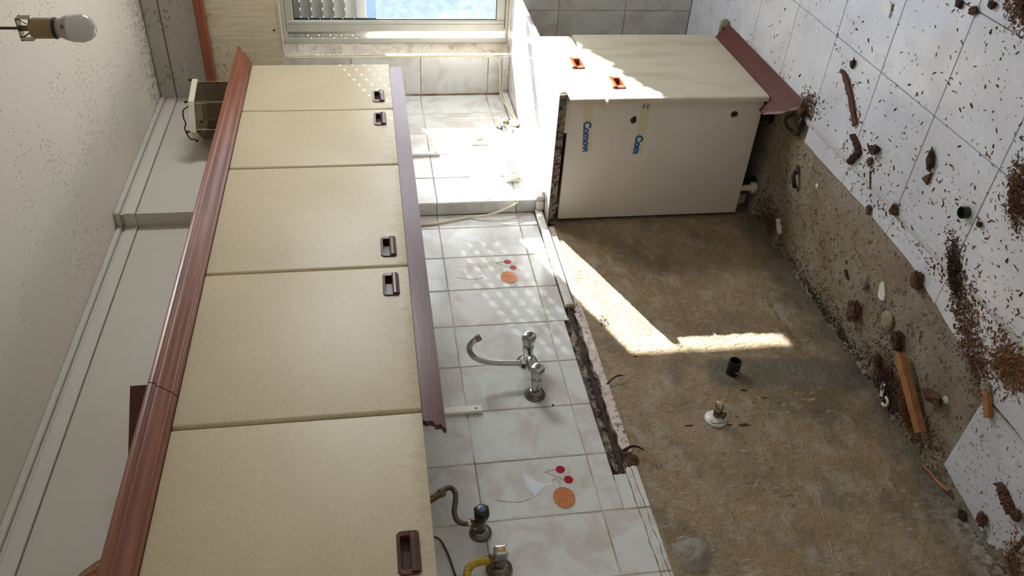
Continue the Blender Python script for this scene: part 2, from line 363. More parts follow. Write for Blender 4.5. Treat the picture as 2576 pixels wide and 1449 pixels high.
# ------------------------------------------------------------------ mesh helpers
def link(name, me, mat, parent=None, smooth=False):
    o = bpy.data.objects.new(name, me); COL.objects.link(o)
    if mat is not None and not me.materials: me.materials.append(M[mat] if isinstance(mat, str) else mat)
    if smooth:
        for p in me.polygons: p.use_smooth = True
    if parent is not None: adopt(o, parent)
    return o
def wloc(o):
    v = Vector(o.location)
    while o.parent: o = o.parent; v = v + Vector(o.location)
    return v
def adopt(o, parent):
    o.parent = parent; o.location = Vector(o.location) - wloc(parent)
def fromdata(name, vs, fs, mat, parent=None, smooth=False):
    me = bpy.data.meshes.new(name); me.from_pydata(vs, [], fs); me.update()
    return link(name, me, mat, parent, smooth)
def bm_box(bm, x0, x1, y0, y1, z0, z1, bev=0, seg=1):
    r = bmesh.ops.create_cube(bm, size=1.0)
    vs = r['verts']
    for v in vs:
        v.co = ((x0+x1)/2+v.co.x*(x1-x0), (y0+y1)/2+v.co.y*(y1-y0), (z0+z1)/2+v.co.z*(z1-z0))
    if bev:
        es = list({e for v in vs for e in v.link_edges})
        bmesh.ops.bevel(bm, geom=es, offset=bev, segments=seg, affect='EDGES', profile=.5)
def bm_done(name, bm, mat, parent=None, smooth=False):
    bmesh.ops.recalc_face_normals(bm, faces=bm.faces)
    me = bpy.data.meshes.new(name); bm.to_mesh(me); bm.free()
    return link(name, me, mat, parent, smooth)
def box(name, x0, x1, y0, y1, z0, z1, mat, parent=None, bev=.0, seg=1):
    bm = bmesh.new(); bm_box(bm, min(x0, x1), max(x0, x1), min(y0, y1), max(y0, y1), min(z0, z1), max(z0, z1), bev, seg)
    return bm_done(name, bm, mat, parent)
def frame_axes(d):
    d = Vector(d).normalized(); a = Vector((0, 0, 1)) if abs(d.z) < .9 else Vector((1, 0, 0))
    u = d.cross(a).normalized(); return d, u, d.cross(u)
def bm_lathe(bm, org, d, prof, seg=20, cap=True, sq=None):
    d, u, v = frame_axes(d); org = Vector(org); rings = []
    for r, h in prof:
        ring = []
        for k in range(seg):
            a = 2*math.pi*k/seg; rr = r*(sq(a) if sq else 1)
            ring.append(bm.verts.new(org + d*h + (u*math.cos(a)+v*math.sin(a))*rr))
        rings.append(ring)
    for a, b in zip(rings, rings[1:]):
        for k in range(seg): bm.faces.new((a[k], a[(k+1) % seg], b[(k+1) % seg], b[k]))
    if cap: bm.faces.new(rings[0][::-1]); bm.faces.new(rings[-1])
def lathe(name, org, d, prof, mat, parent=None, seg=20, smooth=True, sq=None):
    bm = bmesh.new(); bm_lathe(bm, org, d, prof, seg, True, sq)
    o = bm_done(name, bm, mat, parent, smooth)
    if smooth: 
        o.data.set_sharp_from_angle(angle=math.radians(38))
    return o
def catmull(pts, n=8):
    P = [Vector(p) for p in pts]; P = [P[0]*2-P[1]] + P + [P[-1]*2-P[-2]]; out = []
    for i in range(1, len(P)-2):
        for k in range(n):
            t = k/n; a, b, c, d = P[i-1], P[i], P[i+1], P[i+2]
            out.append(.5*((2*b)+(c-a)*t+(2*a-5*b+4*c-d)*t*t+(3*b-a-3*c+d)*t**3))
    out.append(P[-2]); return out
def bm_tube(bm, pts, r, seg=8, rfun=None):
    pts = [Vector(p) for p in pts]; rings = []; u = None
    for i, p in enumerate(pts):
        d = (pts[min(i+1, len(pts)-1)]-pts[max(i-1, 0)]).normalized()
        if u is None: u = frame_axes(d)[1]
        u = (u - d*u.dot(d)).normalized(); v = d.cross(u); rr = rfun(i/(len(pts)-1)) if rfun else r
        rings.append([bm.verts.new(p+(u*math.cos(2*math.pi*k/seg)+v*math.sin(2*math.pi*k/seg))*rr) for k in range(seg)])
    for a, b in zip(rings, rings[1:]):
        for k in range(seg): bm.faces.new((a[k], a[(k+1) % seg], b[(k+1) % seg], b[k]))
    bm.faces.new(rings[0][::-1]); bm.faces.new(rings[-1])
def tube(name, pts, r, mat, parent=None, seg=8, n=8, rfun=None, spline=True):
    bm = bmesh.new(); bm_tube(bm, catmull(pts, n) if spline and len(pts) > 2 else pts, r, seg, rfun)
    o = bm_done(name, bm, mat, parent, True); o.data.set_sharp_from_angle(angle=math.radians(50)); return o
def prism(name, poly, axis, a, b, mat, parent=None, bev=0, smooth=False):
    """poly: 2-D outline in the two axes other than `axis`, extruded from a to b"""
    bm = bmesh.new(); ix = [i for i in range(3) if i != axis]
    def mk(p, h):
        v = [0, 0, 0]; v[ix[0]], v[ix[1]] = p; v[axis] = h; return bm.verts.new(v)
    A = [mk(p, a) for p in poly]; B = [mk(p, b) for p in poly]; n = len(poly)
    bm.faces.new(A); bm.faces.new(B[::-1])
    for k in range(n): bm.faces.new((A[k], B[k], B[(k+1) % n], A[(k+1) % n]))
    if bev: bmesh.ops.bevel(bm, geom=list(bm.edges), offset=bev, segments=1, affect='EDGES')
    return bm_done(name, bm, mat, parent, smooth)
def thing(name, label, cat, loc, group=None):
    o = bpy.data.objects.new(name, None); COL.objects.link(o); o.location = loc; o.empty_display_size = .05
    return tag(o, label, cat, group)
def tag(o, label, cat, group=None):
    o['label'] = label; o['category'] = cat
    if group: o['group'] = group
    return o
def struct(o): o['kind'] = 'structure'; return o
def stuff(o): o['kind'] = 'stuff'; return o

# ------------------------------------------------------------------ setting: walls
XW = 1.107; PD = -.058; XP = .097; HC = 2.555
wn = struct(box('wall_back', -3.6, XW, .035, .2, 0, HC, 'paint'))
# painted upper wall surfaces come from the wall body; tiles, bare render and mortar are its children
box('paint_coat', -3.6, XP, 0.0, .037, 1.661, HC, 'paint', wn)
pil = struct(box('wall_column', XP+.006, XW, PD+.006, .01, 0, HC, 'paint'))
box('paint_coat', XP+.01, XW, PD, PD+.01, 1.661, HC, 'paint', pil)
box('paint_coat', XP, XP+.0101, PD, .006, 1.661, HC, 'paint', pil)
box('grout_bed', -1.30, XP+.008, .002, .037, .944, 1.662, 'grout', wn); box('grout_bed', -3.6, -1.30, .002, .037, .866, 1.662, 'grout', wn)
box('grout_bed', XP+.003, XW, PD+.003, PD+.012, .89, 1.662, 'grout', pil)

TILE_CACHE = {}
def tile(parent, name, axis, a0, a1, b0, b1, front, back, mat, bev=.0018, gap=.0016):
    """axis 1: a=x b=z facing -Y; axis 0: a=y b=z facing -X; axis 2: a=x b=y facing +Z"""
    a0 += gap; a1 -= gap; b0 += gap; b1 -= gap
    key = (axis, round(a1-a0, 4), round(b1-b0, 4), round(back-front, 4), mat)
    if key not in TILE_CACHE:
        bm = bmesh.new(); A, B, C = (a1-a0)/2, (b1-b0)/2, abs(back-front)/2
        d = {1: (-A, A, -C, C, -B, B), 0: (-C, C, -A, A, -B, B), 2: (-A, A, -B, B, -C, C)}[axis]
        bm_box(bm, *d, bev=bev)
        bmesh.ops.recalc_face_normals(bm, faces=bm.faces)
        me = bpy.data.meshes.new(name); bm.to_mesh(me); bm.free(); me.materials.append(M[mat]); TILE_CACHE[key] = me
    o = bpy.data.objects.new(name, TILE_CACHE[key]); COL.objects.link(o); ca, cb, cc = (a0+a1)/2, (b0+b1)/2, (front+back)/2
    o.location = {1: (ca, cc, cb), 0: (cc, ca, cb), 2: (ca, cb, cc)}[axis]
    j = lambda: R_.uniform(-.0018, .0018)
    o.rotation_euler = {1: (j(), 0, j()), 0: (0, j(), j()), 2: (j(), j(), 0)}[axis]
    adopt(o, parent); return o
WT = {}
zr = [(1.003, 1.33), (1.33, 1.661)]
for k in range(-1, 14):
    x1 = .0 - .2*k if k >= 0 else XP; x0 = -.2*(k+1) if k >= 0 else 0.0
    for z0, z1 in zr: WT[(k, z0)] = tile(wn, 'wall_tile', 1, x0, x1, z0, z1, 0.0, .006, 'wall_tile')
    zb = .927 if k <= 2 else .942 if x0 > -1.25 else (.943 if x1 > -1.25 else .866)
    if k == 6:      # the tile the trench runs out under
        tile(wn, 'wall_tile', 1, x0, x1, .942, 1.003, 0.0, .006, 'wall_tile')
        prism('wall_tile', [(-1.3985, .8665), (-1.258, .8665), (-1.252, .878), (-1.262, .886), (-1.256, .895), (-1.272, .904), (-1.268, .915), (-1.284, .925), (-1.280, .941), (-1.3985, .941)], 1, 0.0003, .0065, 'wall_tile', wn, .0012)
    else: tile(wn, 'wall_tile', 1, x0, x1, zb, 1.003, 0.0, .006, 'wall_tile')
for k in range(5):
    x0, x1 = XP+.2*k, min(XP+.2*(k+1), XW)
    for z0, z1 in [(.90, 1.0)] + [(1.0, 1.328), (1.328, 1.661)]:
        tile(pil, 'wall_tile', 1, x0, x1, z0, z1, PD, PD+.006, 'wall_tile')
for z0, z1 in [(.90, 1.003), (1.003, 1.33), (1.33, 1.661)]:
    tile(pil, 'wall_tile', 0, PD, 0.0, z0, z1, XP, XP+.006, 'wall_tile')

# bare render below the worktop line: displaced grid
def grid(name, nx, ny, f, mat, parent, smooth=True):
    vs = [f(i/nx, j/ny) for j in range(ny+1) for i in range(nx+1)]
    fs = [(j*(nx+1)+i, j*(nx+1)+i+1, (j+1)*(nx+1)+i+1, (j+1)*(nx+1)+i) for j in range(ny) for i in range(nx)]
    return fromdata(name, vs, fs, mat, parent, smooth)
def render_y(x, z):
    p = Vector((x, z, 0))
    y = .0035*noise.fractal(p*7, .9, 2.0, 5) + .006*noise.noise(p*1.7) + .002*noise.fractal(p*38, .8, 2, 3)
    d = math.hypot((x+1.56)/.055, (z-.80)/.05)              # old lump of plaster
    if d < 1: y -= .03*(1-d*d)*(1+.4*noise.noise(p*40))
    # mortar patch round the drain stub stands proud
    d = abs(x + .965 - .13*z + .03*noise.noise(p*9))
    if z < .52 and d < .085: y -= .007*min(1, (.085-d)/.02)*(1+.5*noise.noise(p*25))
    # shallow slot scraped in the wall
    t = (x+.574)/(-.754+.574)
    if 0 < t < 1.15 and abs(z-(.157-.017*t)) < .006: y += .012
    if z < .06: y -= (.06-z)*.35*(.6+.5*noise.noise(p*11))   # foot rounds out into rubble
    return y + .004
raw = grid('bare_render', 240, 110, lambda u, v: (XP+.012-2.35*u, render_y(XP+.012-2.35*u, -.015+.885*v), -.015+.885*v), 'raw', wn)
raw2 = box('bare_render', XP+.006, XW, PD, PD+.01, 0, .87, 'raw', pil)
# small holes and scuffed nicks in the render, each with depth
def jag(name, cx, cz, rx, rz, seed, mat, parent, y0, y1, n=11, rough=.35):
    rr = random.Random(seed)
    pl = [(cx+rx*math.cos(2*math.pi*k/n)*(1+rr.uniform(-rough, rough)), cz+rz*math.sin(2*math.pi*k/n)*(1+rr.uniform(-rough, rough))) for k in range(n)]
    return prism(name, pl, 1, y0, y1, mat, parent)

# trench between tile edge and the lower tile strip: mouldy mortar
def bed(u, v):
    x = XP - 1.42*u; z = .862+.082*v; p = Vector((x, z, 3))
    y = .010 + .008*noise.fractal(p*22, .9, 2, 5) - .006*math.exp(-((z-.915)/.012)**2)*(1+noise.noise(p*30))
    z += .006*noise.noise(Vector((x*18, v*3, 9)))
    if x < -1.22: z = .905+(z-.905)*max(.15, 1-(-1.22-x)*9)
    return (x, y, z)
grid('mouldy_mortar', 190, 14, bed, 'mouldbed', wn)
# black rotten ribbon of old sealant lying in the trench
pts = [(-.50-.065*k, -.002+.003*noise.noise(Vector((k*.7, 1, 2))), .912+.006*noise.noise(Vector((k*.9, 5, 2)))) for k in range(13)]
so_ = tube('old_sealant', pts, .009, 'sealant', wn, 8, 5, rfun=lambda t: .0085+.003*math.sin(t*23)+.002*math.sin(t*71))
for v in so_.data.vertices: v.co.y = v.co.y*.45+.003*noise.noise(v.co*60)
for (x0, x1) in [(-.02, -.13), (-.13, -.36), (-.36, -.565), (-.565, -.77), (-.77, -.97), (-.97, -1.205)]:
    n = 7; rr = random.Random(int(-x0*1000))
    top = [(x0+(x1-x0)*k/n, (.897 if k else .899)+rr.uniform(-.008, .004)) for k in range(n+1)]
    pl = [(x0-.001, .866)] + top + [(x1+.001, .866)]
    prism('tile_strip', pl, 1, -.002, .010, 'strip_tile', wn)
# rusty runs down the two near tiles
for za, zb, sd_, r in [(.904, .899, 3, .0019), (.886, .874, 5, .0017), (.893, .886, 8, .0010), (.899, .890, 11, .0008)]:
    pts = [(-1.24-.045*k, .0010, za+(zb-za)*k/11+.004*noise.noise(Vector((k*.9, sd_, 1)))) for k in range(12)]
    tube('rust_run', pts, r, 'rust_stain', wn, 6, 4, rfun=lambda t: r*(.7+.5*math.sin(t*31+sd_)**2))
tube('rust_run', [(-1.455, .0010, .895), (-1.47, .0010, .888), (-1.49, .0010, .892), (-1.50, .0010, .899), (-1.485, .0010, .903)], .0012, 'rust_stain', wn, 6, 5)
for x_, za in ((-1.448, .870), (-1.53, .873)): tube('rust_run', [(x_, .0010, za), (x_-.004, .0010, za+.03), (x_+.002, .0010, za+.055)], .0009, 'rust_stain', wn, 6, 5)

# window wall (right), opening Y -.29 .. -1.635, Z .888 .. 1.972
wr = struct(prism('wall_right', [(XW+.006, -.2600), (XW+.014, -.2645), (1.196, -.2905), (1.45, -.2905), (1.45, .2), (XW+.006, .2)], 2, 0, HC, 'mouldy_paint'))
YA, YB, ZA, ZB = -.29, -1.69, .888, 1.972
box('wall_below_window', XW+.006, 1.45, YB, YA, 0, ZA-.02, 'mouldy_paint', wr)
box('wall_above_window', XW, 1.45, YB, YA, ZB, HC, 'mouldy_paint', wr)
box('paint_coat', XW, XW+.01, YA, -.05, ZB, HC, 'mouldy_paint', wr)
box('wall_pier', XW, 1.45, -3.3, YB, 0, HC, 'mouldy_paint', wr)
box('grout_bed', XW+.003, XW+.012, -.262, 0, .0, ZB, 'grout', wr)
box('grout_bed', XW+.003, XW+.012, YB, -.28, 0, .87, 'grout', wr)
for z0, z1 in [(.90, .993), (.993, 1.325), (1.325, 1.657), (1.657, 1.972)]:
    tile(wr, 'wall_tile', 0, -.2570, -.060, z0, z1, XW, XW+.006, 'wall_tile')
    prism('tile_edge', [(XW-.0005, -.2575), (XW+.013, -.2650), (XW+.016, -.2610), (XW+.004, -.2530)], 2, z0+.001, z1-.001, 'wall_tile', wr)
for z0, z1 in [(0, .332), (.332, .663), (.663, .858)]:
    for k in range(8): tile(wr, 'wall_tile', 0, -.28-.2*k, -.08-.2*k, z0, z1, XW, XW+.006, 'wall_tile')
# shutter-box cover and rail above the window
prism('shutter_box_cover', [(1.092, 1.966), (XW+.004, 1.966), (XW+.004, 2.285), (1.096, 2.285)], 1, -1.75, -.075, 'box_panel', wr, .002)
lathe('screw_hole', (1.0915, -.393, 1.994), (1, 0, 0), [(.005, 0), (.005, .002)], 'dark_hole', wr, 10)
fr = struct(box('trim_1', XW-.007, XW, -3.3, PD, 2.483, HC-.006, 'mouldy_paint', None, .002))
box('joint', XW-.002, XW+.001, -3.3, PD, 2.478, 2.483, 'gap', fr)
# cornice lines of the back wall
def frieze(nm, x0, x1, y):
    o = struct(box(nm, x0, x1, y-.006, y+.002, 2.480, 2.522, 'frieze', None, .002))
    box('joint', x0, x1, y-.0008, y+.002, 2.4765, 2.4805, 'gap', o)
    box('joint', x0, x1, y-.0015, y+.002, 2.521, 2.535, 'paint', o)
    box('joint', x0, x1, y-.0025, y+.002, 2.5325, 2.5345, 'gap', o)
    box('ceiling_bead', x0, x1, y-.013, y+.002, 2.534, HC-.001, 'frieze', o, .003)
    return o
frieze('trim_2', -3.6, XP, 0.0)
f3 = frieze('trim_3', XP-.006, XW-.007, PD)
box('return_frieze', XP-.006, XP+.002, PD, -.006, 2.480, 2.522, 'frieze', f3, .002)
box('return_bead', XP-.013, XP+.002, PD-.013, -.013, 2.534, HC-.001, 'frieze', f3, .003)
struct(box('ceiling', -3.6, 1.45, -3.3, .2, HC, HC+.1, 'ceiling'))
struct(box('wall_left', -3.7, -3.6, -3.4, .2, 0, HC, 'white_room'))
struct(box('wall_front', -3.6, 1.45, -3.4, -3.3, 0, HC, 'white_room'))

# ------------------------------------------------------------------ floor
fl = struct(box('floor', -3.6, 1.45, -3.3, .2, -.12, -.011, 'dark_joint'))
def screed_z(x, y):
    p = Vector((x, y, 0)); z = -.007+.0035*noise.fractal(p*9, .9, 2, 5)+.002*noise.fractal(p*50, .8, 2, 3)
    e = min(1.0, max(0.0, (y+.13)/.13)); z += .020*e*e*(.5+noise.fractal(p*16, .9, 2, 4)*.9)
    return z
grid('bare_screed', 330, 64, lambda u, v: (XW-3.3*u, -.60+.61*v, screed_z(XW-3.3*u, -.60+.61*v)), 'screed', fl)
XJ = [.991-.3*k for k in range(-1, 16)]
YJ = [-.564-.3*k for k in range(10)]
for i in range(len(XJ)-1):
    for j in range(len(YJ)-1):
        x1, x0 = min(XJ[i], XW), max(XJ[i+1], -3.6)
        if x1-x0 < .02: continue
        tile(fl, 'floor_tile', 2, x0, x1, max(YJ[j+1], -3.3), YJ[j], -.011, 0.0, 'floor_tile', .0014, .0012)
for k in range(3): tile(fl, 'floor_tile', 2, XJ[k+1] if k else .991, min(XJ[k], XW), -.564, -.264, -.011, 0.0, 'floor_tile', .0014, .0012)
def edge_y(x):
    K = [(1.2, -.27), (.392, -.27), (.39, -.47), (-.10, -.470), (-.333, -.461), (-.639, -.466), (-.954, -.457), (-1.176, -.411), (-1.384, -.38), (-1.404, -.349), (-2.4, -.349)]
    for (xa, ya), (xb, yb) in zip(K, K[1:]):
        if xb <= x <= xa: return ya+(yb-ya)*(x-xa)/(xb-xa)
    return -.46
for i in range(1, 12):
    x1, x0 = XJ[i]-.0012, XJ[i+1]+.0012
    if x0 > -.22: continue
    x1 = min(x1, -.12)
    n = 5; top = [(x1+(x0-x1)*k/n, edge_y(x1+(x0-x1)*k/n)+R_.uniform(-.003, .003)) for k in range(n+1)]
    prism('floor_tile', [(x1, -.5652)] + top + [(x0, -.5652)], 2, -.010, -.0004, 'floor_tile', fl)
# tiles of the near corner that run on to the wall
for x1, x0, s in [(-1.402, -1.700, 0), (-1.716, -2.01, 1), (-2.02, -2.31, 2)]:
    prism('floor_tile', [(x1-.004, -.338), (x1+.002, -.066), (x1-.03, -.058), (x0+.04, -.022), (x0, -.03), (x0, -.345)], 2, -.010, .0005, 'floor_tile', fl)
# line of old silicone where the cabinet plinths stood
sil = [(-.10-.035*k, -.542+.004*noise.noise(Vector((k*.5, 0, 4)))+.004*math.sin(k*.3), .0008) for k in range(44)]
bm = bmesh.new()
for k in range(len(sil)-1):
    a, b2 = Vector(sil[k]), Vector(sil[k+1]); wd = .010+.006*noise.noise(Vector((k*.8, 3, 3)))
    h = .0014
    q = [bm.verts.new(c) for c in ((a.x, a.y-wd, 0), (b2.x, b2.y-wd, 0), (b2.x, b2.y+wd, 0), (a.x, a.y+wd, 0), (a.x, a.y, h), (b2.x, b2.y, h))]
    for f in ((0, 1, 5, 4), (4, 5, 2, 3)): bm.faces.new([q[z] for z in f])
bm_done('silicone_line', bm, 'silicone', fl)

# ------------------------------------------------------------------ window
wi = thing('window_1', 'sliding window', 'window', (1.2, -.96, ZA)); del wi['label']; del wi['category']; struct(wi)
prism('marble_jamb', [(XW+.0135, -.2655), (1.1955, -.2925), (1.1955, -.288), (XW+.016, -.2610)], 2, .888, 1.966, 'marble_jamb', wi)
box('marble_sill', XW+.02, 1.56, YB, YA, .868, .8895, 'marble_jamb', wi, .002)
fx0, fx1 = 1.192, 1.262
def member(nm, x0, x1, y0, y1, z0, z1, par, ridges=0, bev=.002):
    bm = bmesh.new(); bm_box(bm, x0, x1, y0, y1, z0, z1, bev)
    return bm_done(nm, bm, 'aluminium', par)
bm = bmesh.new()
bm_box(bm, fx0, fx1, -.312, -.2905, .8895, 1.97, .002); bm_box(bm, fx0-.004, fx0+.004, -.317, -.2905, .8895, 1.97, .001)
bm_box(bm, fx0, fx1, YB, YB+.024, .8895, 1.97, .002)
bm_box(bm, fx0, fx1, YB+.024, -.312, .8895, .905, .002); bm_box(bm, fx0, fx1, YB+.024, -.312, 1.95, 1.97, .002)
bm_box(bm, 1.222, 1.226, YB+.024, -.312, .905, .915)
bm_done('window_frame', bm, 'aluminium', wi)
def sash(x0, x1, y0, y1):
    xm = (x0+x1)/2; s = None
    bm = bmesh.new()
    for ya, yb in ((y0, y0+.056), (y1-.056, y1)):
        bm_box(bm, x0, x1, ya, yb, .908, 1.948, .0025)
        bm_box(bm, x0-.003, x0+.003, ya+.004, ya+.016, .909, 1.947, .001)
        bm_box(bm, x0-.0025, x0+.003, ya+.019, ya+.023, .909, 1.947, .001)
    bm_box(bm, x0+.001, x1-.001, y0+.056, y1-.056, .908, .948, .002); bm_box(bm, x0+.001, x1-.001, y0+.056, y1-.056, 1.91, 1.948, .002)
    s = bm_done('sash', bm, 'aluminium', wi)
    bm = bmesh.new()
    for a in ((y0+.056, y0+.060, .948, 1.91), (y1-.060, y1-.056, .948, 1.91), (y0+.06, y1-.06, .948, .951), (y0+.06, y1-.06, 1.907, 1.91)): bm_box(bm, xm-.007, xm+.007, *a)
    bm_done('glazing_seal', bm, 'dark_seal', s)
    box('pane', xm-.002, xm+.002, y0+.056, y1-.056, .948, 1.91, 'dirty_pane', s)
    return s
sash(1.194, 1.220, -.985, -.346)
sash(1.229, 1.255, -1.666, -.935)
# roller shutter, half down: curved slats, each with its slotted hinge
gd = bmesh.new()
for ya, yb in ((-.3135, -.2905), (YB, YB+.02)):
    bm_box(gd, 1.300, 1.304, ya, yb, .8895, 1.97); bm_box(gd, 1.336, 1.340, ya, yb, .8895, 1.97)
bm_done('shutter_guide', gd, 'shutter_grey', wi)
sh = None; slat_me = None
y0s, y1s = YB+.004, -.293
bm = bmesh.new(); prof = [(.0, -.003), (.004, .011), (.005, .022), (.004, .034), (.0, .0455)]
for s_ in (0, 1):
    pass
vv = []
for y in (y0s, y1s):
    vv.append([bm.verts.new((-.004+px, y, pz)) for px, pz in prof] + [bm.verts.new((.002+px*.4, y, pz)) for px, pz in prof[::-1]])
n = len(vv[0])
for k in range(n): bm.faces.new((vv[0][k], vv[0][(k+1) % n], vv[1][(k+1) % n], vv[1][k]))
bm.faces.new(vv[0][::-1]); bm.faces.new(vv[1])
y = y0s
while y < y1s:
    bm_box(bm, -.0025, .0005, y, min(y+.028, y1s), .042, .0535); y += .040
bmesh.ops.recalc_face_normals(bm, faces=bm.faces)
slat_me = bpy.data.meshes.new('shutter_slat'); bm.to_mesh(slat_me); bm.free(); slat_me.materials.append(M['shutter_grey'])
box('shutter_bottom_bar', 1.314, 1.327, y0s, y1s, 1.572, 1.622, 'shutter_grey', wi, .003)
for k in range(8):
    o = bpy.data.objects.new('shutter_slat', slat_me); COL.objects.link(o); o.location = (1.32, 0, 1.626+.053*k); adopt(o, wi)
box('shutter_box', 1.28, 1.45, YB, YA, 1.99, 2.0, 'shutter_grey', wi)
# outside
pt = thing('window_plant', 'leafy green plant in a terracotta trough on the ledge outside the window', 'plant', (1.75, -1.75, 1.0))
box('trough', 1.66, 1.84, -2.15, -1.36, .90, 1.08, 'terracotta', pt, .01)
box('ledge', 1.45, 1.9, -2.3, -1.3, .86, .899, 'street', pt, .005)
lf = bmesh.new(); rl = random.Random(3)
for k in range(620):
    b0 = Vector((rl.uniform(1.67, 1.83), rl.uniform(-2.12, -1.38), 1.05+.075*rl.random()**.6))
    d = Vector((rl.uniform(-.7, .7), rl.uniform(-1, 1), rl.uniform(-.2, .9))).normalized(); _, u, v_ = frame_axes(d); L = rl.uniform(.05, .085)
    q = [lf.verts.new(b0+c) for c in (Vector(), d*L*.5+u*L*.3, d*L, d*L*.5-u*L*.3)]; lf.faces.new(q)
bm_done('foliage', lf, 'leaf', pt)
nb = thing('neighbouring_building', 'pale blue-grey building opposite, seen through the dirty window pane', 'building', (10, 5, -3))
box('facade', 10, 14, 0.5, 14, -3, 7, 'facade_paint', nb)
tube('downpipe', [(9.93, 3.45, -3), (9.93, 3.45, 7)], .09, 'facade_pink', nb, 10, spline=False)
for k in range(3):
    f_ = box('window_surround', 9.96, 10.02, 4.4+2.6*k, 5.5+2.6*k, -.8, .7, 'white_plastic', nb); box('pane', 9.95, 9.965, 4.5+2.6*k, 5.4+2.6*k, -.7, .6, 'steel_dark', f_)
gr = struct(box('street', 1.45, 40, -30, 30, -3.2, -3, 'street'))

# ------------------------------------------------------------------ curtain rail
cr = tag(prism('curtain_batten', [(1.062, 2.288), (1.074, 2.283), (1.0945, 2.283), (1.0945, 2.326), (1.072, 2.326), (1.062, 2.318)], 1, -1.9, -.10, 'rail'), 'slim red-brown wooden curtain batten high on the window wall', 'curtain rail')
for v in cr.data.vertices: v.co.x += .0
box('batten_block', 1.094, XW, -.4, -.36, 2.29, 2.32, 'rail', cr)

# ------------------------------------------------------------------ wall cabinets
def handle(par, cx, cz, yf, mat='handle', hw=.054, hh=.0245, flip=1):
    """recessed pull let into the door: rounded frame, sunk tray, curved grip bar along one long side"""
    def rr(w_, h_, r, n=4):
        o = []
        for sx, sz, a0 in ((1, 1, 0), (-1, 1, 90), (-1, -1, 180), (1, -1, 270)):
            for k in range(n+1):
                a = math.radians(a0+90*k/n); o.append((sx*(w_-r)+r*math.cos(a), sz*(h_-r)+r*math.sin(a)))
        return o
    bm = bmesh.new(); ou = rr(hw, hh, .012); inn = rr(hw-.013, hh-.0075, .004)
    def ring(pl, y): return [bm.verts.new((cx+a, y, cz+b)) for a, b in pl]
    r0 = ring(ou, yf+.0005); r1 = ring(ou, yf-.0022); r2 = ring([(a*.97, b*.94) for a, b in ou], yf-.0042); r3 = ring(inn, yf-.0036); r4 = ring(inn, yf+.0150)
    for A, B in ((r0, r1), (r1, r2), (r2, r3), (r3, r4)):
        for k in range(len(A)): bm.faces.new((A[k], A[(k+1) % len(A)], B[(k+1) % len(A)], B[k]))
    bm.faces.new(r4)
    h = bm_done('handle', bm, mat, par, True); h.data.set_sharp_from_angle(angle=math.radians(40))
    bm = bmesh.new(); pr = [(-hh+.0005, -.002), (-hh+.003, -.0068), (-hh+.009, -.0092), (-hh+.016, -.0090), (-hh+.0205, -.0066), (-hh+.0215, -.002), (-hh+.0205, .002)]
    A = [bm.verts.new((cx-hw+.004, yf+y, cz+z*flip)) for z, y in pr]; B = [bm.verts.new((cx+hw-.004, yf+y, cz+z*flip)) for z, y in pr]
    for k in range(len(pr)): bm.faces.new((A[k], A[(k+1) % len(pr)], B[(k+1) % len(pr)], B[k]))
    bm.faces.new(A); bm.faces.new(B[::-1]); bmesh.ops.recalc_face_normals(bm, faces=bm.faces)
    bmesh.ops.bevel(bm, geom=[e for e in bm.edges if abs(e.verts[0].co.x-e.verts[1].co.x) < 1e-6 and max(e.verts[0].co.y, e.verts[1].co.y) < yf], offset=.0015, segments=2, affect='EDGES')
    g = bm_done('grip', bm, mat, None, True); g.data.set_sharp_from_angle(angle=math.radians(40)); adopt(g, par)
    return h
def door(par, x0, x1, z0, z1, yf, mat='laminate', th=.019, nm='door', r=.010, hole=None):
    """board with bullnosed upright edges; hole = (cx, cz, half width, half height) of the handle cut-out"""
    LF = [(x0, yf+th), (x0, yf+r)] + [(x0+r-r*math.cos(a), yf+r-r*math.sin(a)) for a in [math.pi/2*k/5 for k in range(1, 6)]]
    RT = [(x1-r+r*math.sin(a), yf+r-r*math.cos(a)) for a in [math.pi/2*k/5 for k in range(0, 6)]] + [(x1, yf+th)]
    bm = bmesh.new()
    def seg(pl, za, zb, fa, fb):
        A = [bm.verts.new((x, y, za)) for x, y in pl]; B = [bm.verts.new((x, y, zb)) for x, y in pl]; n = len(pl)
        if fa: bm.faces.new(A)
        if fb: bm.faces.new(B[::-1])
        for k in range(n): bm.faces.new((A[k], B[k], B[(k+1) % n], A[(k+1) % n]))
    if hole is None: seg(LF+RT, z0, z1, 1, 1)
    else:
        cx, cz, w_, h_ = hole; e = .0022
        seg(LF+RT, z0, cz-h_, 1, 1); seg(LF+RT, cz+h_, z1, 1, 1)
        seg(LF+[(cx-w_, yf), (cx-w_, yf+th)], cz-h_, cz+h_, 0, 0); seg([(cx+w_, yf+th), (cx+w_, yf)]+RT, cz-h_, cz+h_, 0, 0)
    bmesh.ops.recalc_face_normals(bm, faces=bm.faces)
    es = [q for q in bm.edges if abs(q.verts[0].co.z-q.verts[1].co.z) < 1e-6 and min(abs(q.verts[0].co.z-z0), abs(q.verts[0].co.z-z1)) < 1e-6 and q.verts[0].co.y < yf+th-1e-4 and q.verts[1].co.y < yf+th-1e-4]
    bmesh.ops.bevel(bm, geom=es, offset=.0022, segments=2, affect='EDGES', profile=.5)
    o = bm_done(nm, bm, mat, par, True); o.data.set_sharp_from_angle(angle=math.radians(25)); return o
YF = -.330
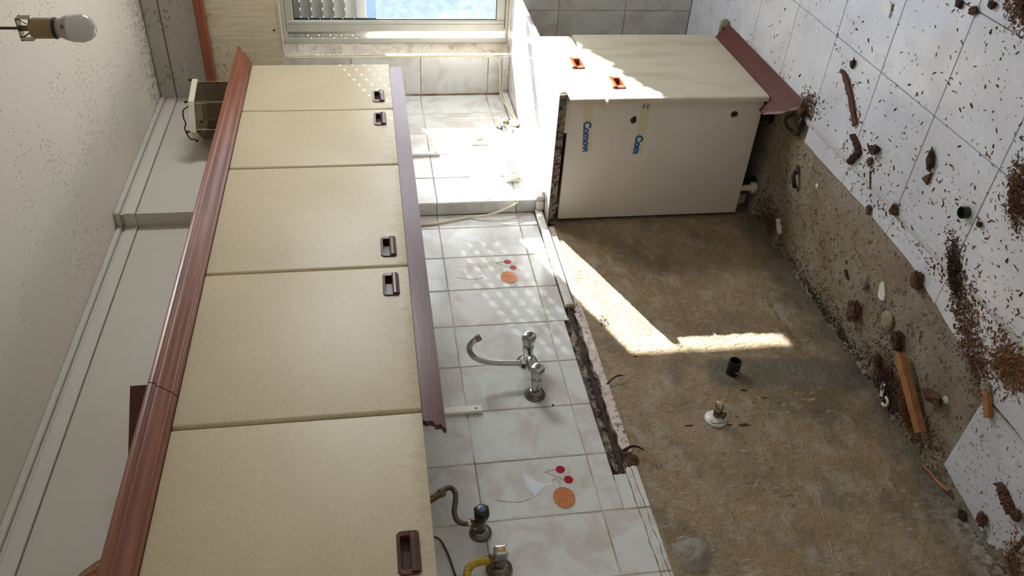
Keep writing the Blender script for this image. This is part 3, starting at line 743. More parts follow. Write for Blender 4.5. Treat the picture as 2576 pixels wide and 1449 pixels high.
def wall_cab(x0, x1, doors, label):
    t = thing('wall_cabinet', label, 'cabinet', ((x0+x1)/2, -.16, 1.486), 'wall cabinets with beige doors')
    yb = PD-.001 if x0 > -.05 else -.001
    for xa, xb in ((x0+.001, x0+.018), (x1-.018, x1-.001)): box('side_panel', xa, xb, YF+.021, yb, 1.486, 2.082, 'white_panel', t)
    box('bottom_panel', x0+.018, x1-.018, YF+.021, yb, 1.486, 1.503, 'white_panel', t)
    box('top_panel', x0+.018, x1-.018, YF+.021, yb, 2.065, 2.082, 'white_panel', t)
    for xa, xb, hx in doors:
        d = door(t, xa+.0015, xb-.0015, 1.484, 2.078, YF, hole=(hx, 1.539, .045, .019))
        handle(d, hx, 1.539, YF)
    return t
wall_cab(-.055, .853, [(.398, .853, .512), (-.055, .398, .305)], 'beige wall cabinet nearest the window, two narrow doors under the lantern')
wall_cab(-1.289, -.057, [(-.680, -.057, -.578), (-1.289, -.680, -.772)], 'beige wall cabinet in the middle, two wide doors over the mixer tap')
wall_cab(-2.50, -1.291, [(-1.895, -1.291, -1.695), (-2.50, -1.895, -2.1)], 'beige wall cabinet nearest the viewer, above the blue-dot valve')
# cornice: moulded crown in two lengths
CP = [(-.318, 2.079), (-.338, 2.079), (-.342, 2.086), (-.350, 2.088), (-.353, 2.096), (-.362, 2.102), (-.371, 2.112), (-.374, 2.120), (-.384, 2.123), (-.388, 2.131), (-.388, 2.138), (-.378, 2.141), (-.318, 2.141)]
def cornice(x0, x1, label, mitre):
    bm = bmesh.new()
    def sect(x, m=0): return [bm.verts.new((x+(m*(-.33-y)), y, z)) for y, z in CP]
    A, B = sect(x0), sect(x1, mitre); n = len(CP)
    for k in range(n): bm.faces.new((A[k], A[(k+1) % n], B[(k+1) % n], B[k]))
    bm.faces.new(A); bm.faces.new(B[::-1])
    o = bm_done('cornice_moulding', bm, 'cornice', None, True); o.data.set_sharp_from_angle(angle=math.radians(50))
    # sits on the cabinet tops
    return tag(o, label, 'moulding', 'mahogany cornice lengths on the wall cabinets')
for z, c in ((0, 0),): pass
cornice(-1.185, .856, 'long varnished mahogany cornice length running past the lantern to the window end', 1.0)
cornice(-2.50, -1.188, 'darker mahogany cornice length nearest the viewer, in front of the amber bowl', 0)
# light pelmet under the doors, its near end broken off
pl = [(.826, 1.483), (.826, 1.428), (-1.352, 1.428), (-1.349, 1.434), (-1.336, 1.440), (-1.338, 1.452), (-1.326, 1.458), (-1.322, 1.466), (-1.325, 1.474), (-1.318, 1.483)]
tag(prism('light_pelmet', pl, 1, -.326, -.308, 'pelmet', None), 'dark mahogany pelmet board under the wall doors, near end snapped', 'board')
for xa, nm in ((.481, 'short white plastic mounting strip hanging below the cabinet near the socket'), (-1.010, 'white plastic mounting strip with a screw, below the snapped pelmet end')):
    yb = PD if xa > 0 else 0.0
    t = thing('mounting_strip', nm, 'strip', (xa, yb, 1.38), 'white mounting strips under the cabinets')
    box('strip', xa, xa+.026, yb-.013, yb-.0005, 1.284, 1.484, 'white_plastic', t, .003, 2)
    lathe('screw', (xa+.013, yb-.0125, 1.302), (0, -1, 0), [(.004, 0), (.004, .0012), (.0022, .0012), (.0022, .0004)], 'steel_dark', t, 12)
# ------------------------------------------------------------------ things on the wall cabinets
HX = [(.727, -.322), (.575, -.291), (.509, -.184), (.640, -.072), (.800, -.085), (.845, -.215)]
lc = Vector((.683, -.195)); ZT = 2.083
def hexs(s): return [(lc.x+(x-lc.x)*s, lc.y+(y-lc.y)*s) for x, y in HX]
ln = thing('glass_lantern', 'old six-sided smoky glass lantern with a cream rim on the cabinet top', 'lantern', (lc.x, lc.y, ZT))
bm = bmesh.new()
for s_, z in ((1.0, None),): pass
o1, i1 = hexs(1.0), hexs(.88)
def loop(pl_, z): return [bm.verts.new((x, y, z)) for x, y in pl_]
a, b_, c_, d_ = loop(o1, 2.292), loop(o1, 2.314), loop(i1, 2.314), loop(i1, 2.292)
for A, B in ((a, b_), (b_, c_), (c_, d_), (d_, a)):
    for k in range(6): bm.faces.new((A[k], A[(k+1) % 6], B[(k+1) % 6], B[k]))
bm_done('rim', bm, 'cream_plastic', ln)
base = prism('base', hexs(.93), 2, ZT, ZT+.012, 'steel_dark', ln)
q = hexs(.90)
for k in range(6):
    (xa, ya), (xb, yb) = q[k], q[(k+1) % 6]; d2 = (Vector((xb, yb))-Vector((xa, ya))); nrm = Vector((d2.y, -d2.x)).normalized()*.0015
    f_ = d2.normalized()*.005
    prism('pane', [(xa+f_.x-nrm.x, ya+f_.y-nrm.y), (xb-f_.x-nrm.x, yb-f_.y-nrm.y), (xb-f_.x+nrm.x, yb-f_.y+nrm.y), (xa+f_.x+nrm.x, ya+f_.y+nrm.y)], 2, ZT+.012, 2.292, 'smoky_pane', ln)
    tube('corner_bar', [(xa, ya, ZT+.01), (xa, ya, 2.293)], .0028, 'brass_old', ln, 6, spline=False)
    lathe('screw_knob', (HX[k][0]*.97+lc.x*.03, HX[k][1]*.97+lc.y*.03, 2.313), (0, 0, 1), [(.003, 0), (.003, .008), (.006, .009), (.006, .016), (.003, .018)], 'black_rubber', ln, 10)
lathe('lamp_holder', (lc.x, lc.y, ZT+.012), (0, 0, 1), [(.03, 0), (.03, .01), (.018, .012), (.018, .06), (.012, .062)], 'cream_plastic', ln, 16)
tube('hanging_wire', [(.575, -.27, 2.315), (.555, -.262, 2.335), (.545, -.235, 2.338), (.535, -.21, 2.332), (.545, -.18, 2.342), (.56, -.13, 2.333), (.57, -.12, 2.314)], .0028, 'black_rubber', ln, 6)
# board standing askew
bd = bmesh.new(); A = Vector((-1.000, -.199, 0)); dr = Vector((-.188, .140, 0)).normalized(); nn = Vector((-dr.y, dr.x, 0)); E_ = A+dr*.245
q = [A-nn*.0, E_, E_+nn*.018, A+nn*.018]
lo = [bd.verts.new((p.x, p.y, 2.083)) for p in q]; hi = [bd.verts.new((p.x, p.y, 2.250)) for p in q]
bd.faces.new(lo); bd.faces.new(hi[::-1])
for k in range(4): bd.faces.new((lo[k], lo[(k+1) % 4], hi[(k+1) % 4], hi[k]))
tag(bm_done('board_offcut', bd, 'plinth'), 'dark red-brown board offcut standing askew on the middle cabinet top', 'board')
bw = lathe('amber_bowl', (-1.665, -.165, 2.083), (0, 0, 1), [(.132, 0), (.136, .01), (.136, .045), (.131, .08), (.120, .112), (.102, .142), (.078, .165), (.05, .180), (.02, .188), (.0005, .189)], 'amber', None, 48)
tag(bw, 'amber hammered-glass bowl upside down on the nearest cabinet top', 'bowl')

# ------------------------------------------------------------------ pendant bulb
BX, BY = -.885, -1.15
pb = thing('pendant_bulb', 'bare opal bulb in a tan socket hanging from the ceiling', 'lamp', (BX, BY, 2.14))
lathe('bulb_globe', (BX, BY, 2.141), (0, 0, 1), [(.0005, 0), (.010, .0015), (.0185, .006), (.0255, .015), (.0293, .027), (.0298, .034), (.0288, .046), (.0272, .053)], 'opal', pb, 32)
bb = lathe('bulb_neck', (BX, BY, 2.194), (0, 0, 1), [(.0272, 0), (.0245, .008), (.0205, .017), (.0185, .024), (.0165, .030), (.015, .033)], 'bulb_body', pb, 32)
lathe('socket_shell', (BX, BY, 2.221), (0, 0, 1), [(.0205, 0), (.0215, .002), (.0215, .043), (.018, .049), (.010, .052)], 'socket_tan', pb, 28)
lathe('socket_ring', (BX, BY, 2.2185), (0, 0, 1), [(.0215, 0), (.0225, .001), (.0225, .005), (.0215, .006)], 'black_rubber', pb, 28)
bm = bmesh.new(); bm_box(bm, BX-.012, BX+.012, BY-.024, BY+.024, 2.291, 2.2925)
for s_ in (-1, 1):
    bm_box(bm, BX-.010, BX+.010, BY+s_*.0235-.0006, BY+s_*.0235+.0006, 2.268, 2.2915)
    bm_tube(bm, [(BX, BY+s_*.023, 2.268), (BX, BY+s_*.012, 2.272)], .0012, 6)
    bm_tube(bm, [(BX, BY+s_*.020, 2.2905), (BX, BY+s_*.007, 2.272)], .0016, 6)
bm_tube(bm, [(BX, BY, 2.268), (BX, BY, 2.292)], .006, 10)
bm_done('spring_bracket', bm, 'brass_old', pb)
tube('flex', [(BX, BY, 2.29), (BX+.002, BY, 2.40), (BX, BY, HC)], .0032, 'dark_cable', pb, 8)

def text_mesh(s, size, bold):
    cu = bpy.data.curves.new('t', 'FONT'); cu.body = s; cu.size = size; cu.offset = bold; cu.extrude = 0.0002; cu.resolution_u = 3
    o = bpy.data.objects.new('t', cu); COL.objects.link(o)
    bpy.context.view_layer.update(); dg = bpy.context.evaluated_depsgraph_get()
    me = bpy.data.meshes.new_from_object(o.evaluated_get(dg)); bpy.data.objects.remove(o); bpy.data.curves.remove(cu)
    for mm in list(me.materials): pass
    me.materials.clear(); return me
def text_obj(name, s, size, bold, org, right, up, mat, parent, clip=None):
    me = text_mesh(s, size, bold); r = Vector(right).normalized(); u = Vector(up).normalized(); n = r.cross(u)
    if clip is not None:
        bmt = bmesh.new(); bmt.from_mesh(me)
        bmesh.ops.bisect_plane(bmt, geom=bmt.verts[:]+bmt.edges[:]+bmt.faces[:], plane_co=(clip, 0, 0), plane_no=(1, 0, 0), clear_outer=True)
        bmt.to_mesh(me); bmt.free()
    for v in me.vertices: v.co = Vector(org)+r*v.co.x+u*v.co.y+n*v.co.z
    return link(name, me, mat, parent)
ang = math.radians(205); rd = Vector((math.cos(ang), math.sin(ang), 0)); 
text_obj('printed_mark', 'CE', .007, .0002, Vector((BX, BY, 2.1985))+rd*.0268+rd.cross(Vector((0, 0, 1)))*.004, -rd.cross(Vector((0, 0, 1))), (0, 0, 1), 'dark_hole', bb)

# ------------------------------------------------------------------ worktop remnant, upstand, base cabinet
wt = thing('worktop', 'marbled worktop slab over the base cabinet with a mouldy sawn end', 'worktop', (.55, -.29, .858))
bm = bmesh.new()
pr = [(-.004, .860), (-.563, .860), (-.572, .863), (-.577, .870), (-.577, .880), (-.572, .8875), (-.560, .890), (-.004, .890)]
A = [bm.verts.new((.004, y, z)) for y, z in pr]; B = [bm.verts.new((XW-.001, y if y < -.1 else PD-.002, z)) for y, z in pr]
# slab follows the column: notch at the back
bm.free()
def slab(nm, pr_, x0, x1, mat, par):
    bm = bmesh.new(); A = [bm.verts.new((x0, y, z)) for y, z in pr_]; B = [bm.verts.new((x1, y, z)) for y, z in pr_]; n = len(pr_)
    for k in range(n): bm.faces.new((A[k], A[(k+1) % n], B[(k+1) % n], B[k]))
    bm.faces.new(A); bm.faces.new(B[::-1]); o = bm_done(nm, bm, mat, par, True); o.data.set_sharp_from_angle(angle=math.radians(40)); return o
slab('slab', [(PD-.002 if y > -.1 else y, z) for y, z in pr], .004, XW-.002, 'marble_top', wt)
slab('slab_tongue', [(-.001, .860), (PD-.002, .860), (PD-.002, .890), (-.001, .890)], .004, XP-.002, 'marble_top', wt)
bm = bmesh.new(); bm_box(bm, -.001, .0045, -.560, -.004, .861, .8875)
bmesh.ops.subdivide_edges(bm, edges=bm.edges[:], cuts=6, use_grid_fill=True)
for v in bm.verts:
    if v.co.x < 0: v.co.x += .0025*noise.noise(v.co*60)
bm_done('sawn_end', bm, 'chipend', wt)
tube('edge_banding', [(-.002, -.566, .888), (-.012, -.572, .874), (-.004, -.574, .858), (.006, -.574, .852)], .0014, 'tape', wt, 6)
us = thing('marble_upstand', 'white marble upstand strip along the wall, stepping round the column', 'upstand', (-.2, -.01, .891))
box('upstand_piece', -.535, XP-.006, -.019, -.0005, .897, .926, 'marble_strip', us, .003, 2)
box('upstand_piece', XP-.022, XP-.0005, PD-.0, -.020, .892, .922, 'marble_strip', us, .003, 2)
box('upstand_piece', XP-.012, .69, PD-.022, PD-.0005, .8905, .924, 'marble_strip', us, .003, 2)
box('upstand_piece', .745, XW-.002, PD-.022, PD-.0005, .8905, .922, 'marble_strip', us, .003, 2)
box('upstand_piece', XW-.022, XW-.003, -.262, PD-.024, .8905, .922, 'marble_strip', us, .003, 2)
box('wood_backing', -.535, XP-.03, -.006, -.0004, .890, .899, 'mouldbed', us)
for (xa, xb, yy) in ((-.53, XP-.02, 0.0), (XP-.005, 1.09, PD)):
    for zz, dy in ((.9245, -.001), (.8935 if yy < 0 else .899, -.0215)): tube('grime_joint', [(xa+(xb-xa)*k/12, yy+dy+.0006*noise.noise(Vector((k, zz*50, 2))), zz) for k in range(13)], .0014, 'gap', us, 5, 2)
lathe('broken_end', (-.533, -.010, .911), (-1, 0, 0), [(.010, 0), (.011, .004), (.008, .010), (.003, .012)], 'mortar', us, 9, False)

bc = thing('base_cabinet', 'cream base cabinet with drawer and door left under the worktop', 'cabinet', (.31, -.28, .0))
CX0, CX1, CF = .020, .610, -.527
box('side_panel', CX0, CX0+.016, CF, -.012, .075, .843, 'white_panel', bc, .0008)
box('side_panel', CX1-.016, CX1, CF, PD-.004, .075, .843, 'white_panel', bc, .0008)
box('bottom_panel', CX0+.016, CX1-.016, CF, PD-.004, .075, .091, 'white_panel', bc)
box('back_panel', CX0+.016, CX1-.016, PD-.010, PD-.004, .091, .858, 'white_panel', bc)
box('top_rail', CX0, CX1, CF, -.4, .843, .8595, 'white_panel', bc)
dw = door(bc, -.004, .618, .716, .850, -.548, 'laminate2', .0195, 'drawer_front', hole=(.322, .757, .042, .021))
handle(dw, .322, .757, -.548, 'handle_amber', .051, .027, -1)
dd = door(bc, -.004, .634, .070, .706, -.548, 'laminate2', .0195, 'door', hole=(.134, .640, .042, .021))
handle(dd, .134, .640, -.548, 'handle_amber', .051, .027, -1)
box('drawer_rail', .0, .60, -.526, -.50, .704, .720, 'tape', bc)
lathe('rail_cap', (.012, -.530, .711), (-1, 0, 0), [(.008, 0), (.008, .012), (.006, .014)], 'white_plastic', bc, 8)
for x in (.08, .55):
    for y in (-.42, -.12): lathe('foot', (x, y, -.006), (0, 0, 1), [(.026, 0), (.026, .008), (.016, .012), (.016, .076), (.024, .08)], 'black_rubber', bc, 12)
def tape_strip(c4, nm='adhesive_tape'):
    bm = bmesh.new(); A = [bm.verts.new((CX0-.0003, y, z)) for y, z in c4]; B = [bm.verts.new((CX0-.0009, y, z)) for y, z in c4]; n = len(c4)
    bm.faces.new(A); bm.faces.new(B[::-1])
    for k in range(n): bm.faces.new((A[k], B[k], B[(k+1) % n], A[(k+1) % n]))
    return bm_done(nm, bm, 'tape', bc)
t1 = tape_strip([(-.520, .793), (-.520, .754), (-.43, .747), (-.33, .737), (-.318, .741), (-.312, .752), (-.314, .766), (-.42, .779)]); t1['label'] = 'tape strip nearer the worktop, printed in blue'
t2 = tape_strip([(-.524, .565), (-.525, .530), (-.306, .533), (-.307, .569)]); t2['label'] = 'tape strip lower on the side panel, printed in blue'
text_obj('printed_lettering', 'Comovo', .040, .0022, (CX0-.0010, -.447, .782), (0, 1, -.07), (0, -.07, -1), 'blue_ink', t1, clip=.128)
text_obj('printed_lettering', 'Com', .040, .0022, (CX0-.0010, -.385, .567), (0, 1, .02), (0, .02, -1), 'blue_ink', t2)
for zz in (.545, .560): text_obj('small_print', 'COM', .011, .0004, (CX0-.0010, -.522, zz), (0, 1, 0), (0, 0, -1), 'teal_ink', t2)
for (y, z, s) in ((-.449, .588, .016), (-.466, .186, .016)):
    rr = random.Random(int(z*1000)); n = 9
    plh = [(y+s*(.7+.5*rr.random())*math.cos(6.283*k/n), z+s*(.7+.5*rr.random())*math.sin(6.283*k/n)) for k in range(n)]
    h = prism('torn_hole', plh, 0, CX0-.0008, CX0+.001, 'chip_brown', bc)
    prism('dark_core', [(y+(a-y)*.55, z+(b-z)*.55) for a, b in plh], 0, CX0-.0013, CX0, 'dark_hole', h)
    prism('torn_flap', [(y+.012, z-.013), (y+.022, z-.004), (y+.017, z+.006), (y+.010, z-.002)], 0, CX0-.006, CX0-.0005, 'white_panel', h)
lathe('screw_dot', (CX0, -.415, .245), (-1, 0, 0), [(.0025, 0), (.002, .0012)], 'dark_hole', bc, 8)
# plinth board leaning under the cabinet, near end broken
pbm = bmesh.new()
P0 = [(.62, 0), (.35, 0), (.1, 0), (-.13, 0), (-.146, .18), (-.125, .4), (-.118, .55), (-.098, .7), (-.075, .85), (-.055, 1), (-.012, 1), (-.009, .66), (.1, .66), (.35, .66), (.62, .66)]
def pl3(x, t, off): return Vector((x, -.590+.080*t+off*.77, .004+.094*t+off*.62))
A = [pbm.verts.new(pl3(x, t, 0)) for x, t in P0]; B = [pbm.verts.new(pl3(x, t, .015)) for x, t in P0]; n = len(P0)
pbm.faces.new(A); pbm.faces.new(B[::-1])
for k in range(n): pbm.faces.new((A[k], B[k], B[(k+1) % n], A[(k+1) % n]))
ob = bm_done('plinth_board', pbm, 'plinth'); tag(ob, 'red-brown plinth board leaning at the foot of the base cabinet, end rotted', 'board')
# pipes by the cabinet foot
wp = thing('waste_pipe', 'white plastic waste pipe with a ribbed nut under the base cabinet', 'pipe', (.045, -.115, 0))
lathe('pipe', (.045, -.115, .012), (0, 0, 1), [(.0135, 0), (.0135, .062)], 'cream_plastic', wp, 18)
lathe('nut', (.045, -.115, -.002), (0, 0, 1), [(.021, 0), (.023, .003), (.023, .020), (.019, .024)], 'cream_plastic', wp, 16, True, lambda a: 1+.04*(1 if math.sin(8*a) > 0 else -1))
fp = thing('pipe_elbow', 'grey pipe elbow on a white tube by the far foot of the cabinet', 'pipe', (.66, -.56, 0))
tube('tube', [(.74, -.40, .016), (.70, -.46, .016), (.674, -.515, .017), (.664, -.545, .018)], .011, 'white_plastic', fp, 12)
lathe('silver_collar', (.669, -.53, .017), (-.25, -1, .02), [(.013, 0), (.013, .02)], 'chrome', fp, 14)
tube('elbow', [(.664, -.548, .018), (.656, -.575, .020), (.640, -.592, .021)], .015, 'mortar', fp, 12)
lathe('elbow_collar', (.643, -.589, .021), (-1, -.6, 0), [(.019, -.006), (.019, .012), (.015, .014)], 'mortar', fp, 14)
lp = [(-.125, -.535, .004), (-.105, -.520, .02), (-.098, -.500, .035), (-.108, -.478, .03), (-.130, -.466, .014), (-.158, -.466, .006), (-.176, -.488, .010), (-.180, -.515, .022), (-.168, -.540, .012), (-.15, -.556, .004)]
tag(tube('cable_loop', lp, .0065, 'black_rubber', None, 8), 'black rubber cable loop poking out beside the rotted plinth end', 'cable')

# ------------------------------------------------------------------ fittings on the wall
def hexr(a): 
    a = (a % (math.pi/3)) - math.pi/6; return math.cos(math.pi/6)/math.cos(a)
mx = thing('mixer_tap', 'old chrome wall mixer tap with two handles and a swan neck spout', 'tap', (-.87, -.02, 1.11))
ZM = 1.110
for x in (-.945, -.795):
    lathe('escutcheon', (x, -.0005, ZM), (0, -1, 0), [(.034, 0), (.034, .003), (.029, .012), (.018, .020), (.014, .022)], 'dull_chrome', mx, 28)
    lathe('union', (x, -.015, ZM), (0, -1, 0), [(.013, 0), (.013, .018), (.016, .019), (.016, .032), (.012, .033)], 'chrome', mx, 18)
    lathe('valve_body', (x, -.046, ZM), (0, -1, 0), [(.015, 0), (.0185, .004), (.0185, .024), (.015, .032), (.013, .036)], 'chrome', mx, 20)
    lathe('tap_handle', (x, -.078, ZM), (0, -1, 0), [(.012, 0), (.019, .004), (.0215, .018), (.022, .030), (.019, .040), (.014, .043)], 'chrome', mx, 24, True, lambda a: 1+.10*math.cos(4*a))
    lathe('handle_cap', (x, -.120, ZM), (0, -1, 0), [(.0095, 0), (.0095, .0025), (.007, .003)], 'dull_chrome', mx, 16)
bm = bmesh.new()
bm_tube(bm, catmull([(-.945, -.060, ZM), (-.91, -.062, ZM+.002), (-.87, -.066, ZM+.004), (-.83, -.062, ZM+.002), (-.795, -.060, ZM)], 6), .016, 16, rfun=lambda t: .0145+.009*math.exp(-((t-.5)/.16)**2))
bm_done('bridge_body', bm, 'chrome', mx, True)
lathe('spout_nut', (-.870, -.068, ZM+.020), (0, 0, 1), [(.014, 0), (.017, .003), (.017, .016), (.012, .020)], 'chrome', mx, 24, True, hexr)
tube('spout', [(-.870, -.068, ZM+.034), (-.869, -.069, 1.18), (-.868, -.072, 1.215), (-.867, -.080, 1.255), (-.864, -.094, 1.288), (-.858, -.112, 1.305), (-.851, -.131, 1.309), (-.845, -.146, 1.300), (-.841, -.155, 1.286)], .0092, 'chrome', mx, 14, 7)
lathe('aerator', (-.8415, -.154, 1.289), (.18, -.42, -.9), [(.0108, 0), (.0112, .002), (.0112, .017), (.009, .018)], 'dull_chrome', mx, 18)

def stop_valve(label, x, z, capmat, metal, oldk):
    v = thing('stop_valve', label, 'valve', (x, -.01, z))
    return v
v1 = stop_valve('', -1.432, 1.343, 0, 0, 0); v1['label'] = 'blackened stop valve with a blue dot, braided hose curling off'; X, Z = -1.432, 1.343
lathe('escutcheon', (X, -.0005, Z), (0, -1, 0), [(.030, 0), (.030, .003), (.026, .009), (.016, .014), (.012, .015)], 'dull_chrome', v1, 26)
lathe('valve_stem', (X, -.012, Z), (0, -1, 0), [(.0125, 0), (.0125, .042), (.0105, .048)], 'dull_chrome', v1, 18)
lathe('valve_handle', (X, -.058, Z), (0, -1, 0), [(.012, 0), (.016, .006), (.0195, .020), (.0205, .034), (.0185, .041), (.012, .044)], 'steel_dark', v1, 28, True, lambda a: 1+.07*math.cos(6*a))
lathe('cap_ring', (X, -.1005, Z), (0, -1, 0), [(.0105, 0), (.0105, .0022), (.0085, .003)], 'brass_old', v1, 18)
lathe('blue_dot', (X, -.103, Z), (0, -1, 0), [(.0072, 0), (.0068, .0014), (.003, .002)], 'blue_dot', v1, 16)
lathe('outlet_nut', (X, -.046, Z+.010), (0, 0, 1), [(.009, 0), (.0125, .004), (.0125, .016), (.0085, .020)], 'brass_old', v1, 24, True, hexr)
hs = thing('braided_hose', 'braided steel water hose bent from the blue-dot valve up under the cabinet', 'hose', (-1.37, -.06, 1.40))
tube('hose', [(-1.434, -.048, 1.378), (-1.433, -.050, 1.392), (-1.424, -.056, 1.406), (-1.400, -.060, 1.410), (-1.372, -.062, 1.404), (-1.345, -.064, 1.402), (-1.328, -.066, 1.412), (-1.330, -.066, 1.424), (-1.338, -.066, 1.432)], .0072, 'braid', hs, 10, 7)
lathe('ferrule', (-1.434, -.047, 1.362), (0, -.05, 1), [(.0085, 0), (.0085, .016)], 'chrome', hs, 14)
lathe('coupling_nut', (-1.337, -.066, 1.430), (-.55, 0, .83), [(.010, 0), (.0125, .003), (.0125, .016), (.010, .019)], 'brass_old', hs, 24, True, hexr)
lathe('coupling_tail', (-1.347, -.066, 1.446), (-.55, 0, .83), [(.009, 0), (.0105, .005), (.0085, .010), (.0105, .015), (.009, .030), (.008, .055)], 'brass_old', hs, 16)
v2 = stop_valve('', -1.545, 1.309, 0, 0, 0); v2['label'] = 'gas stop valve with an orange dot and a yellow hose'; X, Z = -1.545, 1.309
lathe('escutcheon', (X, -.0005, Z), (0, -1, 0), [(.034, 0), (.034, .003), (.029, .010), (.017, .017), (.013, .018)], 'dull_chrome', v2, 26)
lathe('valve_stem', (X, -.014, Z), (0, -1, 0), [(.0145, 0), (.0145, .038), (.012, .042)], 'dull_chrome', v2, 18)
box('lever_grip', X-.014, X+.014, -.086, -.052, Z-.018, Z+.018, 'chrome', v2, .006, 2)
lathe('orange_dot', (X, -.0855, Z), (0, -1, 0), [(.0072, 0), (.0068, .002), (.003, .0028)], 'orange_dot', v2, 16)
lathe('outlet_nut', (X, -.045, Z+.012), (0, 0, 1), [(.010, 0), (.014, .004), (.014, .014), (.0105, .018), (.0105, .024), (.008, .027)], 'brass_old', v2, 24, True, hexr)
yh = thing('gas_hose', 'yellow corrugated gas hose running off below the gas valve', 'hose', (-1.58, -.05, 1.36))
tube('hose', [(-1.547, -.047, 1.335), (-1.549, -.048, 1.356), (-1.553, -.050, 1.374), (-1.566, -.052, 1.390), (-1.590, -.054, 1.398), (-1.63, -.056, 1.396), (-1.70, -.058, 1.39), (-1.80, -.06, 1.385)], .010, 'yellow_hose', yh, 12, 10, rfun=lambda t: .0098+.0009*math.sin(t*330))
v3 = stop_valve('', -1.104, .570, 0, 0, 0); v3['label'] = 'small chrome stop valve with a yellow dot low on the bare wall'; X, Z = -1.104, .570; Yw = -.004
lathe('escutcheon', (X, Yw, Z), (0, -1, 0), [(.034, -.006), (.034, -.0015), (.031, .002), (.016, .009), (.012, .010)], 'white_plastic', v3, 28)
for a in (-.008, .002):
    bm = bmesh.new(); pts = [Vector((X+.031*math.cos(q_)+.0, Yw-.0065, Z+.030*math.sin(q_)*.0)) for q_ in ()]
    bm.free()
    tube('blue_line', [(X-.016+a, Yw-.0048, Z+.024), (X-.019+a, Yw-.0056, Z), (X-.016+a, Yw-.0048, Z-.024)], .0012, 'blue_dot', v3, 5)
lathe('valve_stem', (X, Yw-.009, Z), (0, -1, 0), [(.010, 0), (.012, .006), (.012, .022), (.009, .026), (.009, .030)], 'dull_chrome', v3, 18)
lathe('valve_handle', (X, Yw-.036, Z), (0, -1, 0), [(.009, 0), (.013, .004), (.0155, .016), (.013, .026), (.009, .030)], 'chrome', v3, 20, True, lambda a: 1+.22*math.cos(2*a))
lathe('yellow_dot', (X, Yw-.0655, Z), (0, -1, 0), [(.0062, 0), (.0058, .0016), (.002, .002)], 'orange_dot', v3, 14)
bm = bmesh.new(); bm_lathe(bm, (X, Yw-.024, Z), (-.75, -.1, -.66), [(.0085, 0), (.0085, .014), (.0105, .015), (.0105, .026), (.007, .026), (.007, .012)], 18)
bm_done('outlet', bm, 'brass_old', v3, True)
ds = thing('drain_stub', 'black plastic drain stub sticking out of the grey mortar patch', 'pipe', (-.914, -.01, .444))
bm = bmesh.new(); bm_lathe(bm, (-.914, .004, .444), (0, -1, 0), [(.0205, 0), (.0205, .060), (.0165, .060), (.0165, .01)], 24, True)
bm_done('stub', bm, 'black_rubber', ds, True).data.set_sharp_from_angle(angle=math.radians(40))
jag('label_patch', -.932, .436, .009, .012, 5, 'grey_mortar', ds, -.0225, -.0205)
# column fittings
so1 = thing('wall_socket', 'single white wall socket with a round knob on the sunlit tiles', 'socket', (.612, PD, 1.095))
box('plate', .572, .652, PD-.009, PD-.0004, 1.056, 1.134, 'white_plastic', so1, .003, 2)
lathe('rosette', (.615, PD-.0085, 1.094), (0, -1, 0), [(.022, 0), (.022, .003), (.019, .004), (.017, .001)], 'cream_plastic', so1, 24)
box('rocker', .603, .627, PD-.020, PD-.009, 1.079, 1.109, 'cream_plastic', so1, .003)
so2 = thing('double_socket', 'white double socket block on the wall above the worktop', 'socket', (.288, PD, .996))
box('block', .240, .336, PD-.043, PD-.0004, .966, 1.026, 'white_plastic', so2, .003, 2)
for x in (.264, .312):
    bm = bmesh.new(); bm_lathe(bm, (x, PD-.0428, .996), (0, -1, 0), [(.0205, 0), (.0205, .0022), (.0185, .0026), (.0178, .0008)], 24, True)
    s_ = bm_done('socket_well', bm, 'cream_plastic', so2, True)
    for dz in (-.0095, .0095): lathe('pin_hole', (x, PD-.0436, .996+dz), (0, -1, 0), [(.0028, 0), (.0028, .0012)], 'dark_hole', s_, 8)
    box('earth_clip', x-.015, x+.015, PD-.0448, PD-.043, .9935, .9985, 'brass_old', s_)
vv_ = thing('angle_valve', 'small chrome angle valve at the back of the worktop with a plastic nut', 'valve', (.735, PD, .972))
lathe('escutcheon', (.735, PD-.0005, .972), (0, -1, 0), [(.026, 0), (.026, .003), (.020, .010), (.012, .014)], 'chrome', vv_, 24)
lathe('valve_stem', (.735, PD-.012, .972), (0, -1, 0), [(.009, 0), (.009, .028), (.006, .030), (.005, .044), (.003, .046)], 'chrome', vv_, 16)
lathe('outlet', (.733, PD-.028, .966), (-.05, 0, -1), [(.007, 0), (.007, .016), (.011, .017), (.011, .028), (.007, .029)], 'brass_old', vv_, 20, True, hexr)
lathe('white_nut', (.730, PD-.028, .940), (-.05, 0, -1), [(.0125, 0), (.014, .002), (.014, .014), (.011, .016)], 'cream_plastic', vv_, 20, True, hexr)
lathe('tail', (.728, PD-.028, .926), (-.08, 0, -1), [(.0075, 0), (.0075, .024), (.009, .025), (.009, .0345)], 'white_plastic', vv_, 14)
